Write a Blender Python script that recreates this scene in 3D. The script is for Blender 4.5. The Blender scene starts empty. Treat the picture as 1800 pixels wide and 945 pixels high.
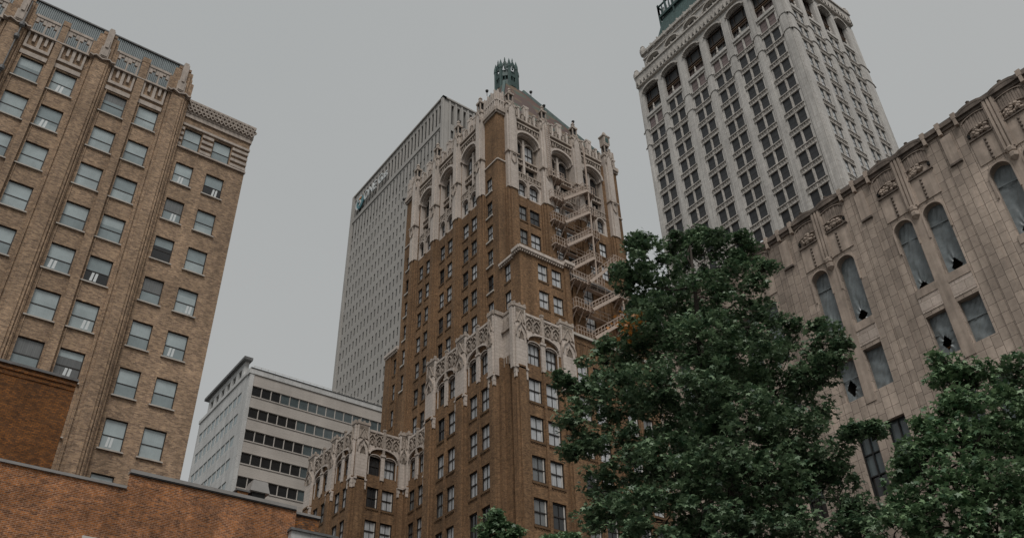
import bpy, math, random
import numpy as np
from mathutils import Matrix, Vector
random.seed(7); RNG=np.random.default_rng(7)
D=bpy.data
# ------------------------------------------------------------------ camera
sc=bpy.context.scene
FPX=1567.07; PITCH=math.radians(36.7405); ROLL=math.radians(-1.80176); YAW=math.radians(37.4874)
F=np.array([0,math.cos(PITCH),math.sin(PITCH)]); R0=np.array([1,0,0.]); U0=np.cross(R0,F)
Rv=math.cos(ROLL)*R0+math.sin(ROLL)*U0; Uv=np.cross(Rv,F)
Mg=np.array([[math.cos(YAW),math.sin(YAW),0],[-math.sin(YAW),math.cos(YAW),0],[0,0,1]])
Rv=Mg@Rv; Uv=Mg@Uv; F=Mg@F; EYE=np.array([0,0,1.7])
cam=D.objects.new('camera',D.cameras.new('camera')); sc.collection.objects.link(cam)
cam.data.sensor_width=36; cam.data.lens=FPX/1800*36; cam.data.clip_start=.1; cam.data.clip_end=5000
cam.matrix_world=Matrix(((Rv[0],Uv[0],-F[0],0),(Rv[1],Uv[1],-F[1],0),(Rv[2],Uv[2],-F[2],1.7),(0,0,0,1)))
sc.camera=cam
def pr(p):
    d=np.asarray(p,float)-EYE; w=max(d@F,1e-3); return 900+FPX*(d@Rv)/w, 472.5-FPX*(d@Uv)/w
def ray(x,y): return F+(x-900)/FPX*Rv-(y-472.5)/FPX*Uv
def at(x,y,h):
    r=ray(x,y); return EYE+r*(h/math.hypot(r[0],r[1]))
# ------------------------------------------------------------------ world, sun, exposure
SUN_DIR=Vector((-.34,-.50,.95)).normalized()
SKY_MUL=2.95; SUN_E=1.5
w=D.worlds.new('World'); sc.world=w; w.use_nodes=True; nt=w.node_tree; nt.nodes.clear()
def N(nt,t,**k):
    n=nt.nodes.new(t)
    for a,b in k.items(): setattr(n,a,b)
    return n
sky=N(nt,'ShaderNodeTexSky',sky_type='NISHITA',sun_disc=False); sky.sun_elevation=math.asin(SUN_DIR.z); sky.sun_rotation=math.atan2(SUN_DIR.x,SUN_DIR.y)
sky.air_density=1.5; sky.dust_density=5
hs=N(nt,'ShaderNodeHueSaturation'); hs.inputs['Saturation'].default_value=.15; hs.inputs['Value'].default_value=.35
tc=N(nt,'ShaderNodeTexCoord'); no=N(nt,'ShaderNodeTexNoise'); no.inputs['Scale'].default_value=1.3; no.inputs['Detail'].default_value=4
cr=N(nt,'ShaderNodeValToRGB'); cr.color_ramp.elements[0].position=.3; cr.color_ramp.elements[1].position=.75
cr.color_ramp.elements[0].color=(SKY_MUL*.925,SKY_MUL*.96,SKY_MUL*.965,1); cr.color_ramp.elements[1].color=(SKY_MUL*1.03,SKY_MUL*1.045,SKY_MUL*1.04,1)
mx=N(nt,'ShaderNodeMix',data_type='RGBA'); mx.inputs[0].default_value=.93
bg=N(nt,'ShaderNodeBackground'); bg.inputs['Strength'].default_value=.1; wo=N(nt,'ShaderNodeOutputWorld')
l=nt.links.new; l(sky.outputs[0],hs.inputs['Color']); l(tc.outputs['Generated'],no.inputs[0])
dt=N(nt,'ShaderNodeVectorMath',operation='DOT_PRODUCT'); dt.inputs[1].default_value=(.45,-.5,-.15); l(tc.outputs['Generated'],dt.inputs[0])
ad=N(nt,'ShaderNodeMath',operation='MULTIPLY_ADD'); ad.inputs[1].default_value=.5; l(dt.outputs['Value'],ad.inputs[0]); l(no.outputs[0],ad.inputs[2]); l(ad.outputs[0],cr.inputs[0])
l(hs.outputs[0],mx.inputs[6]); l(cr.outputs[0],mx.inputs[7]); l(mx.outputs[2],bg.inputs[0]); l(bg.outputs[0],wo.inputs[0])
sd=D.lights.new('sun','SUN'); sd.energy=SUN_E; sd.angle=math.radians(24); sd.color=(1,.965,.92)
so=D.objects.new('sun',sd); sc.collection.objects.link(so); so.rotation_euler=SUN_DIR.to_track_quat('Z','Y').to_euler()
vs=sc.view_settings; vs.view_transform='Standard'; vs.look='None'; vs.exposure=.6; vs.gamma=1; vs.use_curve_mapping=False
# ------------------------------------------------------------------ materials
def newmat(name):
    m=D.materials.new(name); m.use_nodes=True; nt=m.node_tree; b=nt.nodes['Principled BSDF']; return m,nt,b
def wallcoord(nt,su=1,sz=1):
    g=N(nt,'ShaderNodeNewGeometry'); sp=N(nt,'ShaderNodeSeparateXYZ'); sn=N(nt,'ShaderNodeSeparateXYZ')
    nt.links.new(g.outputs['Position'],sp.inputs[0]); nt.links.new(g.outputs['True Normal'],sn.inputs[0])
    a=N(nt,'ShaderNodeMath',operation='ABSOLUTE'); nt.links.new(sn.outputs[0],a.inputs[0])
    c=N(nt,'ShaderNodeMath',operation='GREATER_THAN'); c.inputs[1].default_value=.5; nt.links.new(a.outputs[0],c.inputs[0])
    m=N(nt,'ShaderNodeMix',data_type='FLOAT'); nt.links.new(c.outputs[0],m.inputs[0]); nt.links.new(sp.outputs[0],m.inputs[2]); nt.links.new(sp.outputs[1],m.inputs[3])
    def comb(su,sz):
        u=N(nt,'ShaderNodeMath',operation='MULTIPLY'); u.inputs[1].default_value=su; nt.links.new(m.outputs[0],u.inputs[0])
        v=N(nt,'ShaderNodeMath',operation='MULTIPLY'); v.inputs[1].default_value=sz; nt.links.new(sp.outputs[2],v.inputs[0])
        k=N(nt,'ShaderNodeCombineXYZ'); nt.links.new(u.outputs[0],k.inputs[0]); nt.links.new(v.outputs[0],k.inputs[1]); return k.outputs[0]
    return comb,g
def mul(nt,col,fac_socket,lo,hi,l0=.3,l1=.7):
    r=N(nt,'ShaderNodeMapRange'); r.inputs[1].default_value=l0; r.inputs[2].default_value=l1; r.inputs[3].default_value=lo; r.inputs[4].default_value=hi
    nt.links.new(fac_socket,r.inputs[0])
    v=N(nt,'ShaderNodeVectorMath',operation='SCALE'); nt.links.new(col,v.inputs[0]); nt.links.new(r.outputs[0],v.inputs[3]); return v.outputs[0]
def noise(nt,vec,scale,detail=4,rough=.6):
    n=N(nt,'ShaderNodeTexNoise'); n.inputs['Scale'].default_value=scale; n.inputs['Detail'].default_value=detail; n.inputs['Roughness'].default_value=rough
    nt.links.new(vec,n.inputs['Vector']); return n.outputs[0]
def masonry(name,c1,c2,mortar,bw,bh,ms=.012,rough=.9,patch=(.8,1.15),pscale=.15,streak=(.8,1.1),fine=(.85,1.15),fs=9,bump=.15,bias=0.,offset=.5,sfreq=.9,squash=1.,swap=False,ofreq=2):
    m,nt,b=newmat(name); comb,g=wallcoord(nt); uv=comb(1,1)
    if swap:
        s_=N(nt,'ShaderNodeSeparateXYZ'); c_=N(nt,'ShaderNodeCombineXYZ'); nt.links.new(uv,s_.inputs[0]); nt.links.new(s_.outputs[0],c_.inputs[1]); nt.links.new(s_.outputs[1],c_.inputs[0]); uv=c_.outputs[0]
    t=N(nt,'ShaderNodeTexBrick'); t.offset=offset; t.offset_frequency=ofreq; t.squash=squash; t.squash_frequency=3; t.inputs['Scale'].default_value=1; t.inputs['Brick Width'].default_value=bw; t.inputs['Row Height'].default_value=bh
    t.inputs['Mortar Size'].default_value=ms; t.inputs['Mortar Smooth'].default_value=.2; t.inputs['Bias'].default_value=bias
    t.inputs['Color1'].default_value=(*c1,1); t.inputs['Color2'].default_value=(*c2,1); t.inputs['Mortar'].default_value=(*mortar,1)
    nt.links.new(uv,t.inputs['Vector']); col=t.outputs[0]
    col=mul(nt,col,noise(nt,g.outputs['Position'],pscale,5),*patch)
    col=mul(nt,col,noise(nt,comb(sfreq,.05),1.,5,.65),*streak)
    col=mul(nt,col,noise(nt,g.outputs['Position'],fs,3),*fine)
    nt.links.new(col,b.inputs['Base Color']); b.inputs['Roughness'].default_value=rough; b.inputs['Specular IOR Level'].default_value=.25
    if bump:
        bp=N(nt,'ShaderNodeBump'); bp.inputs['Strength'].default_value=bump; bp.inputs['Distance'].default_value=.02; nt.links.new(t.outputs['Fac'],bp.inputs['Height']); bp.invert=True
        nt.links.new(bp.outputs[0],b.inputs['Normal'])
    return m
def plain(name,c,rough=.7,metal=0,var=.12,scale=2,spec=.3,streak=None):
    m,nt,b=newmat(name); comb,g=wallcoord(nt); rgb=N(nt,'ShaderNodeRGB'); rgb.outputs[0].default_value=(*c,1); col=rgb.outputs[0]
    col=mul(nt,col,noise(nt,g.outputs['Position'],scale,5),1-var,1+var)
    if streak: col=mul(nt,col,noise(nt,comb(2.5,.12),1.,5,.65),*streak)
    nt.links.new(col,b.inputs['Base Color']); b.inputs['Roughness'].default_value=rough; b.inputs['Metallic'].default_value=metal; b.inputs['Specular IOR Level'].default_value=spec
    return m
def pane_mat(name,c,rough=.08,spec=.6,fold=0,jit=.35,c2=None,fsc=14):
    m,nt,b=newmat(name); comb,g=wallcoord(nt); oi=N(nt,'ShaderNodeNewGeometry'); rgb=N(nt,'ShaderNodeRGB'); rgb.outputs[0].default_value=(*c,1); col=rgb.outputs[0]
    col=mul(nt,col,oi.outputs['Random Per Island'],1-jit,1+jit,0,1)
    if fold: col=mul(nt,col,noise(nt,comb(fsc,.25),1.,2),1-fold,1+fold)
    col=mul(nt,col,noise(nt,g.outputs['Position'],.8,3),.85,1.15)
    nt.links.new(col,b.inputs['Base Color']); b.inputs['Roughness'].default_value=rough; b.inputs['Specular IOR Level'].default_value=spec; b.inputs['IOR'].default_value=1.5
    bp=N(nt,'ShaderNodeBump'); bp.inputs['Strength'].default_value=.06; bp.inputs['Distance'].default_value=.05
    nt.links.new(noise(nt,g.outputs['Position'],1.5,2),bp.inputs['Height']); nt.links.new(bp.outputs[0],b.inputs['Normal'])
    return m
M={}
M['m_brick']=masonry('golden_brown_brick',(.262,.150,.074),(.115,.063,.032),(.165,.115,.075),.22,.075,.010,patch=(.72,1.25),pscale=.16,streak=(.62,1.22),fine=(.78,1.22),fs=4,sfreq=.9)
M['m_dark']=masonry('stained_brown_brick',(.16,.085,.035),(.09,.048,.022),(.13,.10,.07),.22,.075,.010)
M['m_terra']=masonry('white_terracotta',(.55,.485,.435),(.50,.44,.39),(.30,.25,.21),.62,.36,.012,patch=(.86,1.1),streak=(.8,1.08),fine=(.9,1.06),fs=3,rough=.6)
M['m_orn']=plain('carved_terracotta',(.40,.34,.29),.7,0,.3,3.5,streak=(.6,1.1)); M['m_ornd']=plain('shade_dark_recess_terracotta',(.20,.165,.135),.8,0,.35,3.5,streak=(.6,1.2))  # the darker copy paints shade into the recessed fields behind the carving
M['m_green']=plain('green_copper',(.038,.072,.068),.6,.0,.35,2,streak=(.7,1.3))
M['m_esc']=plain('beige_painted_steel',(.42,.34,.285),.6,0,.15,3)
M['dark']=plain('dark_metal',(.02,.02,.02),.5)
M['frame_dark']=plain('dark_window_frame',(.028,.024,.022),.5)
M['frame_white']=plain('white_window_frame',(.5,.48,.45),.6)
M['sill_white']=plain('pale_stone_sill',(.42,.39,.35),.8)
M['pane_curtain']=pane_mat('curtained_pane',(.37,.38,.39),fold=.35)
M['pane_sky']=pane_mat('painted_sky_pane',(.36,.38,.385),fold=.05,jit=.15)  # pale base colour stands in for sky reflected in the glass
M['pane_dark']=pane_mat('dark_pane',(.022,.023,.024),jit=.6)
M['pane_mid']=pane_mat('grey_pane',(.13,.135,.135),fold=.25)
M['l_brick']=masonry('buff_brown_brick',(.43,.285,.175),(.18,.112,.072),(.28,.23,.18),.26,.085,.012,patch=(.8,1.18),pscale=.25,streak=(.72,1.15),fine=(.8,1.2),fs=4,sfreq=.7)
M['l_stone']=plain('pale_limestone_trim',(.40,.345,.30),.8,0,.2,3,streak=(.75,1.1))
M['l_metal']=plain('blue_grey_ribbed_metal',(.22,.255,.265),.5,.0,.08,1,streak=(.85,1.1))
M['l_pane']=pane_mat('pale_reflecting_pane',(.33,.385,.395),fold=.04,jit=.12,rough=.15)  # pale base colour carries part of the reflected sky
M['l_pane2']=pane_mat('blue_grey_pane',(.22,.265,.275),fold=.04,jit=.15,rough=.1)
M['o_brick']=masonry('orange_brown_brick',(.40,.140,.032),(.13,.050,.022),(.34,.21,.14),.22,.075,.014,patch=(.62,1.3),pscale=.7,streak=(.65,1.2),fine=(.6,1.4),fs=5,bump=.5)
M['o_dark']=masonry('dark_orange_brick',(.42,.15,.028),(.10,.045,.022),(.13,.10,.075),.22,.075,.012,patch=(.6,1.25),pscale=1.1,fine=(.6,1.4),fs=4,bump=.5)
M['d_brick']=masonry('rust_brown_brick',(.27,.105,.025),(.11,.048,.018),(.08,.05,.03),.22,.075,.012,patch=(.7,1.2),pscale=.6,fine=(.7,1.3),fs=4,bump=.4)
M['coping']=plain('weathered_grey_coping',(.12,.12,.12),.6,0,.3,2)
M['bg_wall']=masonry('beige_panel_wall',(.46,.425,.39),(.43,.395,.36),(.36,.33,.30),2.4,.25,.012,patch=(.92,1.08),streak=(.85,1.08),fine=(.93,1.06),bump=.05,sfreq=.3)
M['bg_white']=masonry('pale_marble_panel',(.53,.53,.52),(.48,.48,.47),(.33,.33,.33),1.6,1.9,.02,patch=(.9,1.08),bump=.05)
M['g_conc']=plain('grey_precast_concrete',(.34,.325,.305),.85,0,.08,.15,streak=(.9,1.08))
M['g_pane']=pane_mat('bronze_dark_pane',(.10,.097,.09),rough=.3,spec=.2,jit=.25)
M['t_terra']=masonry('pale_grey_terracotta',(.54,.52,.49),(.49,.47,.445),(.34,.315,.29),.75,1.2,.02,patch=(.85,1.1),pscale=.08,streak=(.72,1.12),fine=(.88,1.1),fs=2,sfreq=1.6,offset=0)
M['t_orn']=plain('grey_carved_terracotta',(.45,.42,.385),.8,0,.38,3.2,streak=(.7,1.1))
M['t_line']=plain('shadow_line_moulding',(.17,.155,.14),.8)  # shadow lines below sills and bands, put into the moulding colour
M['t_brown']=plain('brown_bronze_frame',(.04,.027,.02),.5,0,.3,2)
M['t_gold']=plain('tarnished_gold_band',(.15,.09,.05),.5,0,.3,2)
M['t_pane']=pane_mat('slate_grey_pane',(.042,.043,.045),jit=.3,rough=.3,spec=.2)
M['t_pane2']=pane_mat('mauve_blind_pane',(.17,.13,.125),jit=.2,rough=.3,spec=.2)
M['s_stone']=masonry('pinkish_limestone_ashlar',(.51,.42,.35),(.37,.305,.255),(.12,.095,.08),.62,.42,.012,patch=(.66,1.2),pscale=.22,streak=(.66,1.12),fine=(.88,1.1),fs=5,bump=.3,offset=.30,swap=True,ofreq=3)
M['s_pale']=masonry('clean_pale_stone',(.47,.40,.35),(.38,.32,.275),(.2,.16,.13),.9,.5,.012,bump=.2)
M['s_smooth']=plain('weathered_smooth_stone',(.385,.315,.262),.85,0,.25,1.2,streak=(.65,1.15))
M['s_stain']=plain('stained_fluted_stone',(.27,.22,.185),.9,0,.4,1.5,streak=(.6,1.2)); M['s_black']=plain('stain_and_shadow_stone',(.16,.13,.11),.9,0,.4,1.5,streak=(.6,1.2))  # the darkest tone serves stained stone and the shadow painted under the tablets
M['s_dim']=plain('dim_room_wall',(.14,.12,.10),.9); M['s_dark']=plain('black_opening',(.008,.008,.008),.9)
M['timber']=plain('orange_timber',(.26,.12,.05),.7)
m,nt,b=newmat('translucent_plastic_sheet'); comb,g=wallcoord(nt); rgb=N(nt,'ShaderNodeRGB'); rgb.outputs[0].default_value=(.165,.188,.196,1)
nt.links.new(mul(nt,rgb.outputs[0],noise(nt,g.outputs['Position'],3.5,6,.7),.75,1.25),b.inputs['Base Color']); b.inputs['Roughness'].default_value=.35; b.inputs['Specular IOR Level'].default_value=.45; M['plastic']=m
M['asphalt']=plain('asphalt',(.05,.05,.052),.9,0,.2,3); M['paving']=plain('concrete_paving',(.28,.27,.25),.9,0,.15,1)
M['ground']=plain('ground_asphalt',(.075,.073,.07),.95,0,.2,.1); M['paint']=plain('road_paint',(.7,.7,.66),.7)
M['bark']=plain('dark_bark',(.028,.022,.017),.95,0,.4,6)
def tilemat():
    m,nt,b=newmat('patterned_roof_tile'); comb,g=wallcoord(nt)
    wv=N(nt,'ShaderNodeTexVoronoi'); wv.inputs['Scale'].default_value=.55; nt.links.new(g.outputs['Position'],wv.inputs['Vector'])
    sx=N(nt,'ShaderNodeSeparateColor'); nt.links.new(wv.outputs['Color'],sx.inputs[0])
    r=N(nt,'ShaderNodeValToRGB'); r.color_ramp.interpolation='CONSTANT'; e=r.color_ramp.elements; e[0].color=(.055,.024,.016,1); e[1].position=.4; e[1].color=(.10,.06,.028,1)
    x=e.new(.6); x.color=(.04,.055,.035,1); x=e.new(.8); x.color=(.07,.028,.016,1)
    nt.links.new(sx.outputs[0],r.inputs[0]); nt.links.new(r.outputs[0],b.inputs['Base Color']); b.inputs['Roughness'].default_value=.6; return m
M['tile']=tilemat()
def leafmat(name,c1,c2,tr):
    m,nt,b=newmat(name); g=N(nt,'ShaderNodeNewGeometry'); r=N(nt,'ShaderNodeValToRGB'); r.color_ramp.elements[0].color=(*c1,1); r.color_ramp.elements[1].color=(*c2,1)
    nt.links.new(g.outputs['Random Per Island'],r.inputs[0]); col=mul(nt,r.outputs[0],noise(nt,g.outputs['Position'],.9,3),.7,1.35)
    nt.links.new(col,b.inputs['Base Color']); b.inputs['Roughness'].default_value=.46; b.inputs['Specular IOR Level'].default_value=.42
    t=N(nt,'ShaderNodeBsdfTranslucent'); nt.links.new(col,t.inputs[0]); mxs=N(nt,'ShaderNodeMixShader'); mxs.inputs[0].default_value=tr
    o=nt.nodes['Material Output']; nt.links.new(b.outputs[0],mxs.inputs[1]); nt.links.new(t.outputs[0],mxs.inputs[2]); nt.links.new(mxs.outputs[0],o.inputs[0]); return m
M['leaf']=leafmat('dark_green_leaf',(.024,.060,.030),(.170,.245,.135),.25)
M['leaf2']=leafmat('mid_green_leaf',(.032,.080,.037),(.19,.28,.145),.25)
M['leaf_orange']=leafmat('orange_leaf',(.34,.13,.03),(.48,.21,.05),.3)
def emis(name,c,s):
    m,nt,b=newmat(name); b.inputs['Base Color'].default_value=(*c,1); b.inputs['Emission Color'].default_value=(*c,1); b.inputs['Emission Strength'].default_value=s; return m
M['lamp']=emis('fluorescent_lamp',(.42,.44,.44),.12)
M['sign_white']=plain('white_sign_face',(.52,.54,.54),.5,0,.05); M['sign_teal']=plain('teal_sign_face',(.07,.19,.22),.5,0,.05); M['sign_orange']=plain('orange_sign_face',(.6,.25,.06),.5)
M['vent']=plain('galvanised_vent',(.25,.24,.23),.5,0,.1,2)
# ------------------------------------------------------------------ mesh helpers
class MB:
    def __init__(s): s.v=[]; s.f=[]; s.mi=[]; s.mats=[]; s.cur=0
    def mat(s,m):
        if m not in s.mats: s.mats.append(m)
        s.cur=s.mats.index(m); return s
    def face(s,pts):
        n=len(s.v); s.v.extend([tuple(p) for p in pts]); s.f.append(tuple(range(n,n+len(pts)))); s.mi.append(s.cur)
    def hexa(s,c):   # 8 corners: bottom ring 0-3, top ring 4-7
        n=len(s.v); s.v.extend([tuple(p) for p in c])
        for q in ((3,2,1,0),(4,5,6,7),(0,1,5,4),(1,2,6,5),(2,3,7,6),(3,0,4,7)): s.f.append(tuple(n+i for i in q)); s.mi.append(s.cur)
    def wbox(s,x0,x1,y0,y1,z0,z1): s.hexa([(x0,y0,z0),(x1,y0,z0),(x1,y1,z0),(x0,y1,z0),(x0,y0,z1),(x1,y0,z1),(x1,y1,z1),(x0,y1,z1)])
    def rings(s,rs,cap=True):
        n=len(s.v); k=len(rs[0])
        for r in rs: s.v.extend([tuple(p) for p in r])
        for a in range(len(rs)-1):
            for i in range(k):
                j=(i+1)%k; s.f.append((n+a*k+i,n+a*k+j,n+(a+1)*k+j,n+(a+1)*k+i)); s.mi.append(s.cur)
        if cap: s.f.append(tuple(range(n+k-1,n-1,-1))); s.mi.append(s.cur); e=n+(len(rs)-1)*k; s.f.append(tuple(range(e,e+k))); s.mi.append(s.cur)
    def bar(s,a,b,w,h=None):
        a=Vector(a); b=Vector(b); d=(b-a).normalized(); h=h or w; up=Vector((0,0,1)) if abs(d.z)<.95 else Vector((1,0,0))
        x=d.cross(up).normalized()*w/2; y=x.cross(d).normalized()*h/2
        s.rings([[p-x-y,p+x-y,p+x+y,p-x+y] for p in (a,b)])
    def tube(s,pts,rad,k=7):
        rs=[]
        for i,p in enumerate(pts):
            p=Vector(p); d=(Vector(pts[min(i+1,len(pts)-1)])-Vector(pts[max(i-1,0)])).normalized(); up=Vector((0,0,1)) if abs(d.z)<.9 else Vector((1,0,0))
            x=d.cross(up).normalized(); y=x.cross(d).normalized(); r=rad[i] if hasattr(rad,'__len__') else rad
            rs.append([p+x*r*math.cos(6.2832*j/k)+y*r*math.sin(6.2832*j/k) for j in range(k)])
        s.rings(rs)
    def lathe(s,c,prof,k=8,rot=0):
        s.rings([[(c[0]+r*math.cos(6.2832*(j+rot)/k),c[1]+r*math.sin(6.2832*(j+rot)/k),z) for j in range(k)] for r,z in prof])
    def build(s,name,parent=None,kind=None,smooth=False):
        if not s.f: return None
        me=D.meshes.new(name); org=Vector(parent_loc(parent)) if parent else Vector((0,0,0))
        me.from_pydata([tuple(Vector(p)-org) for p in s.v],[],s.f)
        for m in s.mats: me.materials.append(M[m])
        me.polygons.foreach_set('material_index',s.mi)
        if smooth: me.polygons.foreach_set('use_smooth',[True]*len(s.f))
        o=D.objects.new(name,me); sc.collection.objects.link(o)
        if parent: o.parent=parent
        if kind: o['kind']=kind
        return o
def parent_loc(o):
    v=Vector((0,0,0))
    while o: v+=Vector(o.location); o=o.parent
    return v
def thing(name,label,cat,loc,group=None):
    o=D.objects.new(name,None); sc.collection.objects.link(o); o.location=loc; o['label']=label; o['category']=cat
    if group: o['group']=group
    return o
class Face:   # a facade plane; numbers are in units of s metres measured about the eye
    def __init__(f,ax,c,s): f.ax=ax; f.c=c; f.s=s
    def P(f,u,v,d=0):
        z=1.7+(v-1.7)*f.s
        return ((f.c-d)*f.s,u*f.s,z) if f.ax=='x' else (u*f.s,(f.c-d)*f.s,z)
    def box(f,mb,u0,u1,v0,v1,d0,d1):
        mb.hexa([f.P(u0,v0,d0),f.P(u1,v0,d0),f.P(u1,v0,d1),f.P(u0,v0,d1),f.P(u0,v1,d0),f.P(u1,v1,d0),f.P(u1,v1,d1),f.P(u0,v1,d1)])
    def quad(f,mb,u0,u1,v0,v1,d): mb.face([f.P(u0,v0,d),f.P(u1,v0,d),f.P(u1,v1,d),f.P(u0,v1,d)])
    def wall(f,mb,u0,u1,v0,v1,ops,dep,d=0):
        ops=[(max(a,u0),min(b,u1),max(c,v0),min(e,v1)) for a,b,c,e in ops if a<u1 and b>u0 and c<v1 and e>v0]
        us=sorted({round(x,4) for x in [u0,u1]+[o[0] for o in ops]+[o[1] for o in ops]}); 
        for ua,ub in zip(us,us[1:]):
            um=(ua+ub)/2; cut=sorted((o[2],o[3]) for o in ops if o[0]<um<o[1]); v=v0
            for a,b in cut:
                if a>v: f.quad(mb,ua,ub,v,a,d)
                v=max(v,b)
            if v<v1: f.quad(mb,ua,ub,v,v1,d)
        for a,b,c,e in ops:
            mb.face([f.P(a,c,d),f.P(a,e,d),f.P(a,e,d-dep),f.P(a,c,d-dep)]); mb.face([f.P(b,c,d),f.P(b,e,d),f.P(b,e,d-dep),f.P(b,c,d-dep)])
            mb.face([f.P(a,c,d),f.P(b,c,d),f.P(b,c,d-dep),f.P(a,c,d-dep)]); mb.face([f.P(a,e,d),f.P(b,e,d),f.P(b,e,d-dep),f.P(a,e,d-dep)])
    def strip(f,mb,pts,w,d0,d1,closed=False):   # rib of width w following a polyline (u,v), from depth d0 to d1
        P=[Vector(p) for p in pts]; n=len(P); L=[];Rr=[]
        for i in range(n):
            a=P[i-1] if (i>0 or closed) else P[i]; b=P[(i+1)%n] if (i<n-1 or closed) else P[i]
            t=(b-a).normalized(); q=Vector((-t.y,t.x))*w/2; L.append(P[i]+q); Rr.append(P[i]-q)
        rs=[[f.P(L[i].x,L[i].y,d0),f.P(Rr[i].x,Rr[i].y,d0),f.P(Rr[i].x,Rr[i].y,d1),f.P(L[i].x,L[i].y,d1)] for i in range(n)]
        if closed: rs.append(rs[0])
        mb.rings(rs,cap=not closed)
    def arc(f,u0,u1,vs,vt,n=10):
        c=(u0+u1)/2; r=(u1-u0)/2; return [(c-r*math.cos(math.pi*i/n),vs+(vt-vs)*math.sin(math.pi*i/n)) for i in range(n+1)]
    def archfill(f,mb,u0,u1,vs,vt,d0,d1,n=10,top=None):   # masonry filling a rectangular opening above an arch
        top=top or vt+.001; a=f.arc(u0,u1,vs,vt,n)
        for (p,q) in zip(a,a[1:]):
            mb.hexa([f.P(p[0],p[1],d0),f.P(q[0],q[1],d0),f.P(q[0],q[1],d1),f.P(p[0],p[1],d1),f.P(p[0],top,d0),f.P(q[0],top,d0),f.P(q[0],top,d1),f.P(p[0],top,d1)])
def win_geo(fr,pn,f,u0,u1,v0,v1,dep,style,fm,pm):
    w=u1-u0; h=v1-v0; t=style.get('t',.07)*w; fd0,fd1=-dep+.02,-dep+style.get('fd',.25)
    fr.mat(fm)
    f.box(fr,u0,u0+t,v0,v1,fd0,fd1); f.box(fr,u1-t,u1,v0,v1,fd0,fd1); f.box(fr,u0+t,u1-t,v0,v0+t,fd0,fd1); f.box(fr,u0+t,u1-t,v1-t,v1,fd0,fd1)
    for r in style.get('rails',(.5,)): f.box(fr,u0+t,u1-t,v0+h*r-t*.5,v0+h*r+t*.5,fd0,fd1-.02)
    for r in style.get('mun',()): f.box(fr,u0+w*r-t*.22,u0+w*r+t*.22,v0+t,v1-t,fd0,fd1-.06)
    if style.get('jamb'):   # pale jamb seen on the far side of the sash
        fr.mat('frame_white'); f.box(fr,u1-t*2.1 if f.ax=='y' else u0+t*1.1,u1-t*1.1 if f.ax=='y' else u0+t*2.1,v0+t,v1-t,fd0,fd1-.03)
    sp=style.get('split')
    if sp:
        pn.mat(pm[0]); f.quad(pn,u0,u1,v0+h*sp,v1,-dep+.05); pn.mat(pm[1]); f.quad(pn,u0,u1,v0,v0+h*sp,-dep+.05)
    else: pn.mat(pm if isinstance(pm,str) else pm[0]); f.quad(pn,u0,u1,v0,v1,-dep+.05)
def finish_windows(root,wins,cap=98):
    def area(wn):
        f,u0,u1,v0,v1=wn[:5]; p=[pr(f.P(a,b)) for a,b in ((u0,v0),(u1,v0),(u1,v1),(u0,v1))]
        cx=sum(q[0] for q in p)/4; cy=sum(q[1] for q in p)/4; A=abs(sum(p[i][0]*p[(i+1)%4][1]-p[(i+1)%4][0]*p[i][1] for i in range(4)))/2
        hid=wn[9] if len(wn)>9 else 0
        return A*(1 if -40<cx<1840 and -40<cy<985 else .0001)*(.001 if hid else 1)
    wins.sort(key=area,reverse=True); rest=MB()
    for i,wn in enumerate(wins):
        f,u0,u1,v0,v1,dep,style,fm,pm=wn[:9]
        if i<cap:
            a,b=MB(),MB(); win_geo(a,b,f,u0,u1,v0,v1,dep,style,fm,pm); o=a.build('window',root); p=b.build('pane',o)
            if style.get('sill'):
                c=MB(); style['sill'](c,f,u0,u1,v0,v1); c.build('sill',o)
            if style.get('lamp'):
                c=MB().mat('lamp'); w=u1-u0; h=v1-v0; cx=u0+w*style['lamp']; d=-dep+.07
                for k in range(2): c.face([f.P(cx+k*w*.16-w*.03,v0+h*.10,d),f.P(cx+w*.11+k*w*.16-w*.03,v0+h*.10,d),f.P(cx+w*.12+k*w*.15,v0+h*.42,d),f.P(cx+w*.02+k*w*.15,v0+h*.42,d)])
                c.build('ceiling_lamp',o)
        else:
            win_geo(rest,rest,f,u0,u1,v0,v1,dep,style,fm,pm)
            if style.get('sill'): style['sill'](rest,f,u0,u1,v0,v1)
    if rest.f: rest.build('window',root,kind='stuff')
def brick_sill(mb,f,a,b,c,d):
    v=c-.02; mb.mat('m_dark'); f.box(mb,a-.2,b+.2,v-.55,v-.05,-.02,.16)
    for q in range(5): x=a+(b-a)*(q+.3)/5; f.box(mb,x,x+.25,v-.85,v-.551,-.02,.1)
def shaft_sill(mb,f,a,b,c,d): mb.mat('m_dark'); f.box(mb,a-.15,b+.15,c-.55,c-.02,-.02,.2)
def pale_sill(mb,f,a,b,c,d): mb.mat('sill_white'); f.box(mb,a-.3,b+.3,c-.5,c-.02,-.02,.35)
def slab_sill(mb,f,a,b,c,d): mb.mat('sill_white'); f.box(mb,a-.2,b+.2,c-.19,c-.02,-.05,.23)
def solid(mb,s,x0,x1,y0,y1,z0,z1):
    mb.wbox(x0*s,x1*s,y0*s,y1*s,1.7+(z0-1.7)*s,1.7+(z1-1.7)*s)
def back_sides(mb,s,x0,x1,y0,y1,z0,z1,top=True):   # the two far sides and the roof deck
    Z=lambda z:1.7+(z-1.7)*s; a,b,c,d=x0*s,x1*s,y0*s,y1*s
    mb.face([(b,c,Z(z0)),(b,d,Z(z0)),(b,d,Z(z1)),(b,c,Z(z1))]); mb.face([(a,d,Z(z0)),(b,d,Z(z0)),(b,d,Z(z1)),(a,d,Z(z1))])
    if top: mb.face([(a,c,Z(z1)),(b,c,Z(z1)),(b,d,Z(z1)),(a,d,Z(z1))])
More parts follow.
